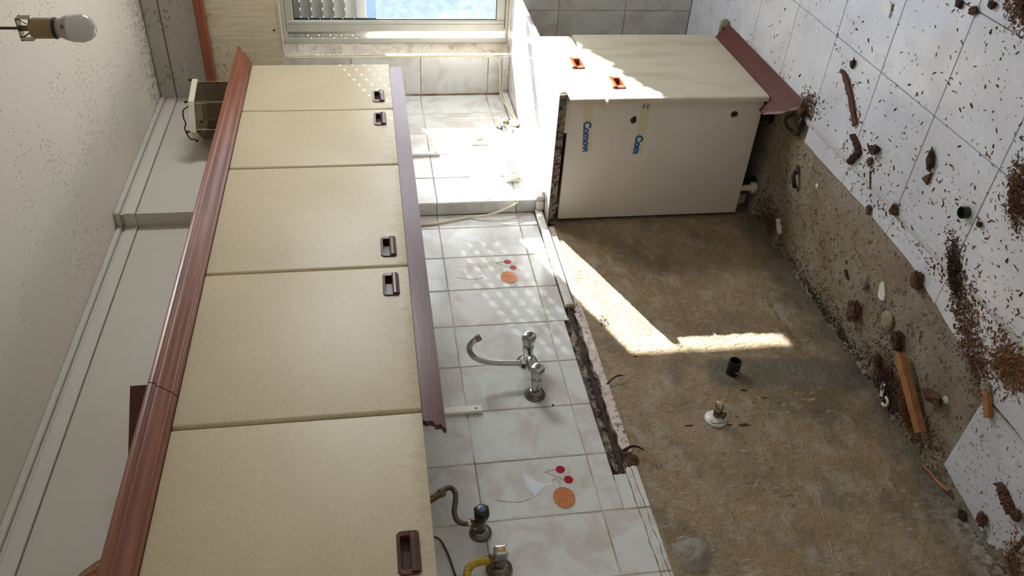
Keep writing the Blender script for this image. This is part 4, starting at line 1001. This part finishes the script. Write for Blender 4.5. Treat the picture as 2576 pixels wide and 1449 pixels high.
# cables
c1 = [(1.086, -1.0, 1.961), (1.086, -.55, 1.961), (1.087, -.36, 1.961), (1.093, -.280, 1.960), (1.100, -.263, 1.945), (1.101, -.259, 1.91), (1.101, -.258, 1.7), (1.101, -.260, 1.4), (1.101, -.261, 1.10), (1.099, -.259, 1.02), (1.094, -.250, .965), (1.086, -.225, .942), (1.074, -.16, .935), (1.06, -.09, .934), (1.00, PD-.008, .925), (.90, PD-.026, .921), (.82, PD-.028, .912), (.765, PD-.030, .902), (.742, PD-.030, .8985)]
tag(tube('wall_cable', c1, .0042, 'cable', None, 8, 6), 'cream cable along the window jamb curving down to the worktop', 'cable')
c2 = [(.305, PD-.006, 1.045), (.300, PD-.006, 1.028), (.288, PD-.012, 1.012), (.255, PD-.02, .978), (.20, -.07, .955), (.155, -.055, .958), (.115, -.05, .982), (.075, -.045, 1.03), (.052, -.03, 1.10), (.055, -.015, 1.16), (.066, -.008, 1.20), (.050, -.008, 1.26), (.034, -.007, 1.32), (.026, -.006, 1.36), (.024, -.006, 1.40), (.022, -.006, 1.49)]
tag(tube('socket_cable', c2, .0042, 'cable', None, 8, 6), 'cream cable looping from the double socket to the wall cabinet', 'cable')
c3 = [(-1.44, -.020, 1.49), (-1.44, -.006, 1.455), (-1.48, -.005, 1.437), (-1.54, -.005, 1.424), (-1.62, -.005, 1.41), (-1.72, -.005, 1.40)]
tag(tube('thin_cable', c3, .0026, 'dark_cable', None, 6, 6), 'thin dark cable drooping under the nearest wall cabinet', 'cable')
# printed fruit on two tiles: flat print as thin films
def film(name, pts, mat, par, y): return prism(name, pts, 1, y, y+.0004, mat, par)
def ell(cx, cz, rx, rz, n=20, rot=0, dent=0): return [(cx+rx*math.cos(a)*(1-dent*math.exp(-((a-3.6)/.35)**2)), cz+rz*math.sin(a)) for a in [6.2832*k/n for k in range(n)]]
for k, dx in ((6, 0.0), (1, 1.0055)):
    par = WT[(k, 1.003)]; y = -.0006
    film('printed_peach', ell(-1.345+dx, 1.099, .036, .030, 22, 0, .08), 'printed_peach', par, y)
    for a, b_, r0_, r1_ in ((-.010, .010, .020, .020), (.012, -.002, .022, .028)):
        tube('printed_line', [(-1.345+dx+a-.006, y, 1.099+b_+r0_*.5), (-1.345+dx+a*.9, y, 1.099+b_*.5), (-1.345+dx+a*.6-.004, y, 1.099+b_-r1_*.7)], .0006, 'printed_dark', par, 4)
    tube('printed_line', [(-1.345+dx+.036*math.cos(q_), y, 1.099+.030*math.sin(q_)) for q_ in [6.2832*k2/18 for k2 in range(19)]], .0006, 'printed_dark', par, 4, 2)
    film('printed_leaf', [(-1.262+dx, 1.072), (-1.256+dx, 1.062), (-1.238+dx, 1.064), (-1.236+dx, 1.070)], 'printed_yellow', par, y); film('printed_leaf', [(-1.300+dx, 1.058), (-1.296+dx, 1.048), (-1.276+dx, 1.054), (-1.272+dx, 1.060)], 'printed_yellow', par, y)
    film('printed_cherry', ell(-1.247+dx, 1.090, .0135, .0135, 16), 'printed_red', par, y); film('printed_cherry', ell(-1.285+dx, 1.074, .014, .0130, 16), 'printed_red', par, y)
    st = 1.0
    tube('printed_line', [(-1.247+dx, y, 1.103), (-1.246+dx, y, 1.118), (-1.252+dx, y, 1.135)], .0007, 'printed_line', par, 4)
    tube('printed_line', [(-1.285+dx, y, 1.087), (-1.268+dx, y, 1.110), (-1.252+dx, y, 1.135)], .0007, 'printed_line', par, 4)
    if k == 6: film('printed_goblet', [(-1.243, 1.203), (-1.262, 1.183), (-1.282, 1.162), (-1.292, 1.140), (-1.291, 1.118), (-1.297, 1.118), (-1.301, 1.145), (-1.318, 1.165), (-1.334, 1.180), (-1.300, 1.196)], 'printed_white', par, y)
    tube('printed_line', [(-1.243+dx, y, 1.203), (-1.29+dx, y, 1.192), (-1.334+dx, y, 1.180)], .0007, 'printed_line', par, 4)
    tube('printed_line', [(-1.277+dx, y, 1.117), (-1.283+dx, y, 1.104), (-1.297+dx, y, 1.101), (-1.311+dx, y, 1.106), (-1.313+dx, y, 1.117), (-1.297+dx, y, 1.121), (-1.277+dx, y, 1.117)], .0007, 'printed_line', par, 4)
    tube('printed_line', [(-1.338+dx, y, 1.19), (-1.345+dx, y, 1.225), (-1.34+dx, y, 1.26), (-1.33+dx, y, 1.29)], .0006, 'printed_line', par, 4)

# ------------------------------------------------------------------ rubble and debris
def rock(name, x, y, dims, seed, mat, label, cat, rotz=0, z=None, rough=.42, sub=3, group=None, tilt=0):
    bm = bmesh.new(); bmesh.ops.create_icosphere(bm, subdivisions=sub, radius=1.0)
    off = Vector((seed*3.1, seed*1.7, seed*.9))
    for v in bm.verts:
        c = v.co.copy(); q2 = Vector((c.x*1.1, c.y*3.2, c.z*3.2))
        f = 1+rough*1.1*noise.noise(c*1.3+off)+rough*1.1*noise.noise(q2+off*2)+rough*.8*abs(noise.noise(q2*2.3+off))
        q_ = Vector([math.copysign(abs(a)**.8, a) for a in c])*f
        v.co = (q_.x*dims[0]/2, q_.y*dims[1]/2, q_.z*dims[2]/2)
    zm = min(v.co.z for v in bm.verts)
    for v in bm.verts: v.co.z -= zm
    o = bm_done(name, bm, mat, None, False)
    if z is None: z = 0.0 if (y < edge_y(x) or (x < -1.41 and -.34 < y < -.03)) else screed_z(x, y)
    o.location = (x, y, z-.0008); o.rotation_euler = (tilt, 0, math.radians(rotz)); return tag(o, label, cat, group)
def slabp(name, x, y, pts, th, mat, label, cat, rotz=0, z=None, bev=.001, tilt=(0, 0)):
    o = prism(name, pts, 2, 0, th, mat, None, bev)
    if z is None: z = 0.0 if (y < edge_y(x) or (x < -1.41 and -.34 < y < -.03)) else screed_z(x, y)+.001
    o.location = (x, y, z+.0002); o.rotation_euler = (tilt[0], tilt[1], math.radians(rotz)); return tag(o, label, cat)
def strip(name, pts, w_, h, mat, label, cat, seed=1):
    """crumbly wooden strip along a path on the floor"""
    P = catmull(pts, 9); bm = bmesh.new(); rr = random.Random(seed); rings = []
    for i, p in enumerate(P):
        d = (P[min(i+1, len(P)-1)]-P[max(i-1, 0)]).normalized(); s = Vector((-d.y, d.x, 0))
        t = i/(len(P)-1); k = (.45+.55*min(1, t*3))
        q0 = Vector((i*.45, seed*3.3, 0)); ww = w_*k*(1+.22*noise.noise(q0)+rr.uniform(-.06, .06)); hh = h*(1+.2*noise.noise(q0+Vector((0, 9, 0)))); p = p+s*w_*.12*noise.noise(q0+Vector((0, 5, 2)))
        rings.append([bm.verts.new(p+s*a*ww/2+d*rr.uniform(-.3, .3)*w_*.12+Vector((0, 0, b*hh*rr.uniform(.86, 1.1)))) for a, b in ((-1, 0), (-.9, .75), (-.3, 1), (.35, .95), (.9, .7), (1, 0))])
    for a, b in zip(rings, rings[1:]):
        for k in range(6): bm.faces.new((a[k], a[(k+1) % 6], b[(k+1) % 6], b[k]))
    bm.faces.new(rings[0]); bm.faces.new(rings[-1][::-1])
    return tag(bm_done(name, bm, mat), label, cat)
strip('rotten_strip', [(-.305, -.784, 0), (-.345, -.770, 0), (-.400, -.735, 0), (-.476, -.668, 0)], .024, .012, 'rotten', 'long rotten brown wood strip on the white tiles beyond the dark block', 'wood')
strip('dark_block', [(-.486, -.639, 0), (-.520, -.622, 0), (-.545, -.604, 0), (-.530, -.575, 0), (-.516, -.552, 0)], .022, .018, 'rotten_dark', 'dark brown bent wood block lying across the tile joint', 'wood', 5)
slabp('tile_sherd', -.438, -.575, [(-.016, -.008), (.004, -.014), (.018, -.004), (.012, .010), (-.010, .012)], .006, 'white_sherd', 'cream-white tile chip between the silicone line and the dark block', 'chip', 30)
rock('bark_chunk', -.622, -.657, (.034, .026, .016), 3, 'rotten_dark', 'small dark bark chunk on tiles below the dark block', 'wood', 20)
rock('bark_chunk', -.614, -.609, (.026, .022, .010), 4, 'rotten', 'small flat brown bark chunk close to the tile joint line', 'wood', 60)
slabp('wood_splinter', -.645, -.560, [(-.030, -.002), (.028, -.0035), (.032, .002), (-.028, .003)], .004, 'rotten', 'thin upright-lying brown splinter crossing the silicone line', 'wood', 125)
rock('curled_bark', -.875, -.758, (.050, .020, .016), 7, 'rotten_dark', 'curled dark bark piece in the middle of the white tiles', 'wood', 118)
slabp('triangular_chip', -.884, -.707, [(-.024, -.012), (.020, -.004), (.002, .020)], .008, 'rotten', 'triangular brown wood chip just below the curled bark', 'wood', 40)
cp = bmesh.new(); bm_lathe(cp, (0, 0, 0), (0, 0, 1), [(.0165, 0), (.0170, .002), (.0170, .017), (.0150, .019), (.0142, .017), (.0138, .004)], 26, True, lambda a: 1+.015*math.cos(24*a))
o = bm_done('bottle_cap', cp, 'green_cap', None, True); o.data.set_sharp_from_angle(angle=math.radians(40)); o.location = (-1.073, -.712, .0002); tag(o, 'dark green plastic bottle cap on the white floor tiles', 'cap')
tube('rim_line', [(-1.083, -.72, .005), (-1.073, -.712, .0055), (-1.063, -.705, .005)], .0008, 'mortar', o, 5)
rock('pebble', -1.136, -.715, (.014, .014, .010), 9, 'rotten_dark', 'round dark pebble just beyond the green bottle cap', 'pebble')
rock('bark_chunk', -.697, -.478, (.030, .018, .010), 10, 'rotten', 'brown bark flake on the cut tile strip', 'wood', 120)
rock('bark_chunk', -.813, -.552, (.030, .018, .020), 11, 'rotten', 'reddish wood lump standing on the silicone line', 'wood', 125)
slabp('shell_sherd', -.449, -1.041, [(-.024, -.006), (-.010, -.012), (.018, -.009), (.026, .004), (.006, .010), (-.014, .008)], .006, 'white_sherd', 'curved white chip with dark edge at the top of the tiles', 'chip', 110)
rock('bark_chunk', -.741, -1.159, (.022, .018, .012), 12, 'rotten_dark', 'dark wood crumb at the far edge, left of the tile crossing', 'wood')
rock('bark_chunk', -.804, -1.162, (.026, .018, .010), 13, 'rotten', 'dark wood crumb on the far tile crossing', 'wood', 40)
rock('bark_chunk', -.860, -1.198, (.020, .018, .012), 14, 'rotten_dark', 'dark wood crumb at the far edge, right of the tile crossing', 'wood')
rock('bark_chunk', -.358, -.828, (.026, .016, .012), 15, 'rotten_dark', 'black splintery crumb above the long rotten strip', 'wood', 70)
slabp('plaster_flake', -.563, -.481, [(-.014, -.004), (0, -.010), (.014, -.002), (.006, .008), (-.008, .006)], .004, 'white_sherd', 'white flake lying on the cut tile strip', 'chip', 80)
slabp('plaster_flake', -.371, -.371, [(-.008, -.008), (.010, -.008), (.010, .004), (-.006, .008)], .004, 'white_sherd', 'small cream flake on the bare screed beside the tile edge', 'chip', 10)
tag(tube('pipe_clip', [(-.222, -.345, .006), (-.232, -.338, .016), (-.246, -.320, .018), (-.248, -.302, .010), (-.240, -.292, .004)], .008, 'black_rubber', None, 8), 'bent black rubber piece on the bare screed near the cabinet', 'clip')
rock('bark_chunk', -.222, -.352, (.034, .016, .010), 17, 'rotten', 'rust-brown splinter behind the bent black rubber piece', 'wood', 130)
slabp('tile_sherd', -.212, -.092, [(-.034, -.010), (-.016, -.016), (.014, -.020), (.036, -.004), (.030, .008), (0, .014), (-.028, .012)], .007, 'white_sherd', 'white speckled tile sherd by the foot of the bare wall', 'chip', 140)
rock('wood_block', -1.020, -.441, (.058, .034, .026), 19, 'rotten', 'brown crumbling wood block on the cut edge of the tiles', 'wood', 118, None, .25)
slabp('tile_sherd', -.890, -.298, [(-.034, .004), (-.020, -.014), (.020, -.018), (.030, -.006), (.030, .014), (.008, .018)], .007, 'white_sherd', 'large pointed white tile sherd in the middle of the screed', 'chip', 115)
rock('curled_leaf', -.803, -.251, (.036, .020, .012), 21, 'grey_mortar', 'curled grey paper scrap beside the pointed white sherd', 'scrap', 60, None, .5)
slabp('wood_splinter', -.695, -.218, [(-.018, -.005), (.018, -.006), (.020, .004), (-.016, .006)], .006, 'rotten_dark', 'short dark stick on the screed', 'wood', 150)
rock('bark_chunk', -.812, -.155, (.062, .044, .030), 23, 'rotten', 'ragged rotten wood lump on the screed near the wall foot', 'wood', 120, None, .5)
o = rock('mortar_lump', -.963, -.236, (.058, .052, .016), 24, 'mortar', 'round flat lump of old mortar on the screed', 'lump', 0, None, .15, 3)
rock('bark_chunk', -1.047, -.223, (.052, .030, .022), 25, 'rotten_dark', 'dark rotten piece above the pine batten', 'wood', 125, None, .5)
rock('bark_chunk', -1.001, -.102, (.036, .020, .014), 26, 'rotten_dark', 'dark bark curl left of the pine batten', 'wood', 120)
slabp('plaster_flake', -.935, -.016, [(-.020, -.010), (.012, -.012), (.022, 0), (.004, .012), (-.016, .008)], .010, 'mortar', 'cream broken plaster piece in the wall corner', 'chip', 30)
slabp('bark_flake', -1.058, -.094, [(-.030, -.014), (.012, -.022), (.034, -.006), (.020, .016), (-.022, .018)], .004, 'pelmet', 'thin red-brown flake beside the pine batten', 'wood', 60)
slabp('plaster_flake', -1.080, -.048, [(-.028, -.006), (-.008, -.012), (.014, -.006), (.026, -.012), (.024, .006), (0, .008), (-.020, .010)], .003, 'white_sherd', 'torn white paint flake left of the pine batten', 'chip', 110, .009)
o = tag(tube('cable_clip', [(-1.112, -.020, .008), (-1.126, -.024, .009), (-1.134, -.036, .009), (-1.128, -.048, .008), (-1.113, -.050, .007)], .0045, 'cream_plastic', None, 7), 'cream u-shaped cable clip below the torn paint flake', 'clip')
o.location.z = .012
for nm, (x, y), s in (('far', (-1.19, -.085), 3), ('near', (-1.165, -.10), 4)):
    slabp('plaster_flake', x, y, [(-.014, -.004), (0, -.008), (.014, 0), (.002, .007)], .003, 'white_sherd', 'small white flake under the %s half of the pine batten' % nm, 'chip', 70*s)
# pine batten: a planed square stick
bt = bmesh.new(); bm_box(bt, -.119, .119, -.0135, .0135, 0, .024, .0012); o = bm_done('pine_batten', bt, 'batten')
o.location = (-1.196, -.151, .010); o.rotation_euler = (0, math.radians(1.0), math.atan2(.122, -.185)); tag(o, 'orange-brown pine batten lying on the screed', 'batten')
rock('bark_chunk', -1.262, -.202, (.066, .026, .022), 31, 'rotten', 'splintered rust-brown bark stick beside the clear disc', 'wood', 20, None, .5)
o = tag(lathe('plastic_disc', (0, 0, 0), (0, 0, 1), [(.012, 0), (.0125, .001), (.011, .004), (.0005, .005)], 'opal', None, 20), 'small translucent plastic disc on the screed beside the bark stick', 'disc'); o.location = (-1.294, -.218, screed_z(-1.294, -.218)+.001)
wb = bmesh.new(); bm_box(wb, -.033, .033, -.0095, .0095, 0, .016, .0015); o = bm_done('wood_peg', wb, 'batten'); o.location = (-1.432, -.342, .0015); o.rotation_euler = (0, 0, math.atan2(.053, -.046)); tag(o, 'small square wooden peg on the corner of the near tile', 'wood')
rock('mortar_lump', -1.398, -.372, (.034, .026, .014), 33, 'mortar', 'yellowish mortar crumb at the end of the wooden peg', 'lump', 40)
slabp('wood_splinter', -1.268, -.502, [(-.026, -.0018), (.026, -.0012), (.027, .0015), (-.025, .002)], .003, 'batten', 'pale matchstick-thin splinter on the cut tile strip', 'wood', 130, .0015)
tw = tube('twig', [(-1.358, -.012, .020), (-1.378, -.014, .018), (-1.392, -.016, .017), (-1.42, -.017, .015), (-1.448, -.022, .012), (-1.466, -.028, .010)], .0055, 'batten', None, 8, 6, rfun=lambda t: .0052-.0015*math.sin(t*4)); tag(tw, 'bare light wood twig in the corner beside the near tile', 'wood')
strip('bark_strip', [(-1.574, -.199, .0005), (-1.600, -.190, .0005), (-1.625, -.180, .0005), (-1.648, -.172, .0005)], .028, .020, 'rotten', 'broad splintered bark strip on the near tile', 'wood', 9)
rock('bark_chunk', -1.593, -.070, (.036, .024, .018), 37, 'rotten', 'upright brown bark chunk on the near tile by the wall', 'wood', 110, .0006)
rock('bark_chunk', -1.541, -.018, (.032, .020, .014), 38, 'rotten_dark', 'dark bark chunk jammed in the corner at the near tile', 'wood', 140)
rock('bark_chunk', -1.664, -.185, (.030, .026, .018), 39, 'rotten', 'bark chunk right at the near end of the broad bark strip', 'wood', 30, .0006)
# rotted end of the plinth
rock('rotten_lump', -.150, -.560, (.040, .034, .026), 41, 'rotten', 'crumbling rotten wood at the broken plinth end', 'wood', 20, 0, .5)
rock('rotten_lump', -.155, -.512, (.03, .03, .016), 42, 'rotten_dark', 'dark rotten lump inside the black cable loop', 'wood', 50, None, .5)
# twigs and root ends hanging from the trench
tag(tube('root_end', [(-.925, .002, .875), (-.915, -.012, .855), (-.905, -.016, .835), (-.900, -.012, .815)], .003, 'dark_cable', None, 6), 'thin dark root curling out below the tile strip', 'root')
tag(tube('root_end', [(-1.198, .002, .890), (-1.200, -.018, .870), (-1.206, -.022, .852), (-1.214, -.014, .835)], .0055, 'rotten_dark', None, 6, rfun=lambda t: .006-.004*t), 'thick black splinter sticking out where the trench ends', 'root')
rock('foam_blob', -1.232, .004, (.034, .020, .030), 51, 'rotten', 'crumbly brown sealant blob at the near end of the trench', 'lump', 0, .853, .4)

# crumb fields
def chips(name, pts, mat, parent=None, seed=1):
    rr = random.Random(seed); vs = []; fs = []
    for x, y, z, s in pts:
        a = rr.uniform(0, 6.283); L = s*rr.uniform(.8, 2.6); W = s*rr.uniform(.4, .8); H = s*rr.uniform(.2, .5); ca, sa = math.cos(a), math.sin(a); b = len(vs)
        t = rr.uniform(-.3, .3)*H
        for (u, v, h) in ((-1, -.6, 0), (1, -1, 0), (.8, .9, 0), (-.9, .7, 0), (-.6, -.3, 1), (.7, .2, .9)):
            vs.append((x+(u*L*ca-v*W*sa)/2, y+(u*L*sa+v*W*ca)/2, z+h*H+t*u*.2+H*.05))
        fs += [(b, b+1, b+5, b+4), (b+2, b+3, b+4, b+5), (b+1, b+2, b+5), (b+3, b, b+4), (b+3, b+2, b+1, b)]
    return fromdata(name, vs, fs, mat, parent)
def zat(x, y):
    if y < edge_y(x) or (x < -1.41 and -.34 < y < -.03): return 0.0
    return screed_z(x, y)
def field(n, seed, clusters, box_, smin, smax, pw=2.2, keep=lambda x, y: True):
    rr = random.Random(seed); out = []
    while len(out) < n:
        if clusters and rr.random() < .62:
            cx, cy, sx, sy, ang = rr.choice(clusters); g, h = rr.gauss(0, sx), rr.gauss(0, sy); ca, sa = math.cos(ang), math.sin(ang)
            x, y = cx+g*ca-h*sa, cy+g*sa+h*ca
        else: x, y = rr.uniform(box_[0], box_[1]), rr.uniform(box_[2], box_[3])
        if not keep(x, y) or y > -.004: continue
        s = smin+(smax-smin)*rr.random()**pw
        out.append((x, y, zat(x, y), s))
    return out
TC = [(-1.20, -.85, .05, .05, 0), (-1.20, -.85, .03, .03, 0), (-.95, -1.21, .05, .05, 0), (-1.12, -.56, .06, .015, 2.4), (-.40, -.74, .10, .02, 2.5), (-.62, -.62, .08, .05, 0), (-.95, -.68, .10, .06, 0), (-1.15, -.75, .10, .06, 0), (-.20, -.60, .05, .03, 0), (-1.0, -1.0, .15, .12, 0), (-.55, -1.0, .2, .15, 0), (-1.30, -.60, .09, .05, 0), (-1.40, -.50, .06, .05, 0), (-1.15, -.52, .12, .02, 0), (-.8, -.52, .2, .02, 0)]
def ontile(x, y): return y < edge_y(x)-.004 and x > -2.2 and y > -1.6 and x < .9
pts = field(5600, 11, TC, (-1.7, .75, -1.35, -.50), .0010, .0088, 4.2, ontile)
small = sorted(pts, key=lambda q_: -q_[3]); big, rest = small[:170], small[170:]
stuff(tag(chips('wood_crumbs', rest, 'crumb', None, 2), 'fine brown wood crumbs scattered over the white floor tiles', 'crumbs'))
proto = {}
for i, (x, y, z, s) in enumerate(big):
    k = i % 6
    if k not in proto:
        o = chips('wood_chip', [(0, 0, 0, .0095)], ['rotten', 'rotten_dark', 'crumb'][k % 3], None, 60+k); proto[k] = o.data
    else: o = bpy.data.objects.new('wood_chip', proto[k]); COL.objects.link(o)
    o.location = (x, y, z); f = s/.0095*1.05; o.scale = (f, f, f); o.rotation_euler = (0, 0, (i*2.4) % 6.28)
    tag(o, 'small brown rotten wood chip scattered loose on the white floor tiles', 'wood chip', 'loose wood chips on the white tiles')
SC = [(-.9, -.07, .35, .025, 0), (-1.12, -.05, .14, .03, 0), (-.35, -.08, .2, .03, 0), (-1.05, -.10, .08, .05, 0), (-.15, -.25, .05, .12, 0), (-1.2, -.10, .08, .04, 0), (-1.3, -.06, .07, .03, 0)]
def onscr(x, y): return y > edge_y(x)+.002 and x > -1.42 and x < -.005 and y < -.004
stuff(tag(chips('screed_crumbs', field(5600, 12, SC, (-1.42, .05, -.46, -.01), .0012, .007, 3.0, onscr), 'crumb', None, 5), 'brown wood crumbs and dirt on the bare screed by the wall', 'crumbs'))
stuff(tag(chips('mortar_rubble', field(1500, 13, [(-.6, -.035, .25, .018, 0), (-.9, -.05, .25, .03, 0), (-.95, -.235, .04, .035, 0), (-.55, -.05, .2, .02, 0), (-1.4, -.02, .25, .012, 0)], (-1.7, .05, -.3, -.01), .002, .013, 2.4, lambda x, y: onscr(x, y) or (y > -.03 and x < -1.4)), 'grey_mortar', None, 6), 'grey mortar rubble along the foot of the bare wall', 'rubble'))
NC = [(-1.55, -.15, .1, .08, 0), (-1.72, -.1, .02, .08, 0), (-1.6, -.2, .1, .1, 0)]
stuff(tag(chips('tile_crumbs', field(1500, 14, NC, (-1.8, -1.41, -.34, -.03), .0012, .0055, 3.4, lambda x, y: x < -1.41 and -.34 < y < -.03), 'crumb', None, 7), 'wood crumbs scattered on the near corner tile', 'crumbs'))
# heaps: mounded piles of sawdust and rotten wood
def heap(name, cx, cy, sx, sy, n, mat, label, seed, hgt=.018, ang=0):
    rr = random.Random(seed); P = []
    for _ in range(n):
        g, h = rr.gauss(0, sx), rr.gauss(0, sy); ca, sa = math.cos(ang), math.sin(ang); x, y = cx+g*ca-h*sa, cy+g*sa+h*ca
        zz = hgt*math.exp(-((g/sx)**2+(h/sy)**2)/1.3)*rr.random()
        P.append((x, y, max(zat(x, y), 0)+zz, rr.uniform(.002, .007)))
    return stuff(tag(chips(name, P, mat, None, seed), label, 'heap'))
heap('crumb_heap', -1.205, -.842, .020, .045, 900, 'crumb', 'heap of rotten wood crumbs at the right edge of the tiles', 21, .022, .6)
heap('crumb_heap', -.955, -1.225, .035, .03, 520, 'crumb', 'loose heap of wood crumbs at the far right corner', 22, .012)
heap('crumb_heap', -1.125, -.555, .048, .016, 900, 'rotten_dark', 'dark crumb heap lying across the silicone line', 23, .020, 2.3)
heap('sawdust_heap', -1.425, -.475, .040, .032, 1300, 'saw', 'orange sawdust heap at the near right edge', 24, .014)
heap('sawdust_heap', -1.725, -.075, .030, .035, 500, 'saw', 'yellowish sawdust heap in the bottom corner', 25, .010)
heap('crumb_heap', -1.085, -.060, .060, .030, 900, 'rotten_dark', 'dark rotten heap between the bare wall and the batten', 26, .018, 2.6)
heap('crumb_heap', -1.20, -.075, .060, .022, 700, 'crumb', 'brown crumb heap beside the near half of the batten', 27, .012, 2.6)
heap('crumb_heap', -.16, -.585, .030, .025, 420, 'rotten', 'rotten crumb heap at the end of the plinth board', 28, .016)
heap('crumb_heap', -1.23, -.475, .07, .03, 800, 'crumb', 'thin crumb drift on the cut tile strip', 29, .006, 2.4)
heap('crumb_heap', -1.33, -.40, .06, .022, 620, 'crumb', 'crumb drift along the cut tile edge near the sawdust', 30, .006, 2.6)
heap('dirt_line', -.70, -.028, .20, .012, 700, 'rotten_dark', 'dark dirt line in the corner under the bare wall', 31, .006, 0.0)
heap('dirt_line', -.12, -.07, .07, .04, 620, 'rotten_dark', 'dark crumbs on the screed beside the white waste pipe', 32, .006, 0.0)
# a few finger-size nicks and drilled holes on tiles and render
lathe('drill_hole', (-.995, -.0006, 1.062), (0, 1, 0), [(.0035, 0), (.0035, .003)], 'dark_hole', wn, 10)
for i, (x, z, rx, rz) in enumerate([(-.62, .805, .03, .018), (-1.12, .66, .004, .014), (-1.13, .525, .004, .016), (-1.135, .49, .006, .020), (-.80, .74, .004, .008), (-1.10, .50, .003, .010), (-.99, .43, .004, .012), (-1.03, .38, .003, .014)]):
    jag('chipped_patch', x, z, rx, rz, 70+i, 'chipend' if i == 0 else 'render_pit', wn, render_y(x, z)-.0006, .02)

for pts in ([(-1.395, .371), (-1.42, .376), (-1.45, .386), (-1.50, .398)], [(-1.555, .412), (-1.58, .417), (-1.60, .425), (-1.628, .433)], [(-1.335, .520), (-1.365, .547), (-1.40, .575)]):
    tube('scratch', [(x, render_y(x, z)+.0003, z) for x, z in pts], .0012, 'scratch_white', wn, 5, 6, rfun=lambda t: .0006+.0012*abs(math.sin(t*9)*math.cos(t*23)))
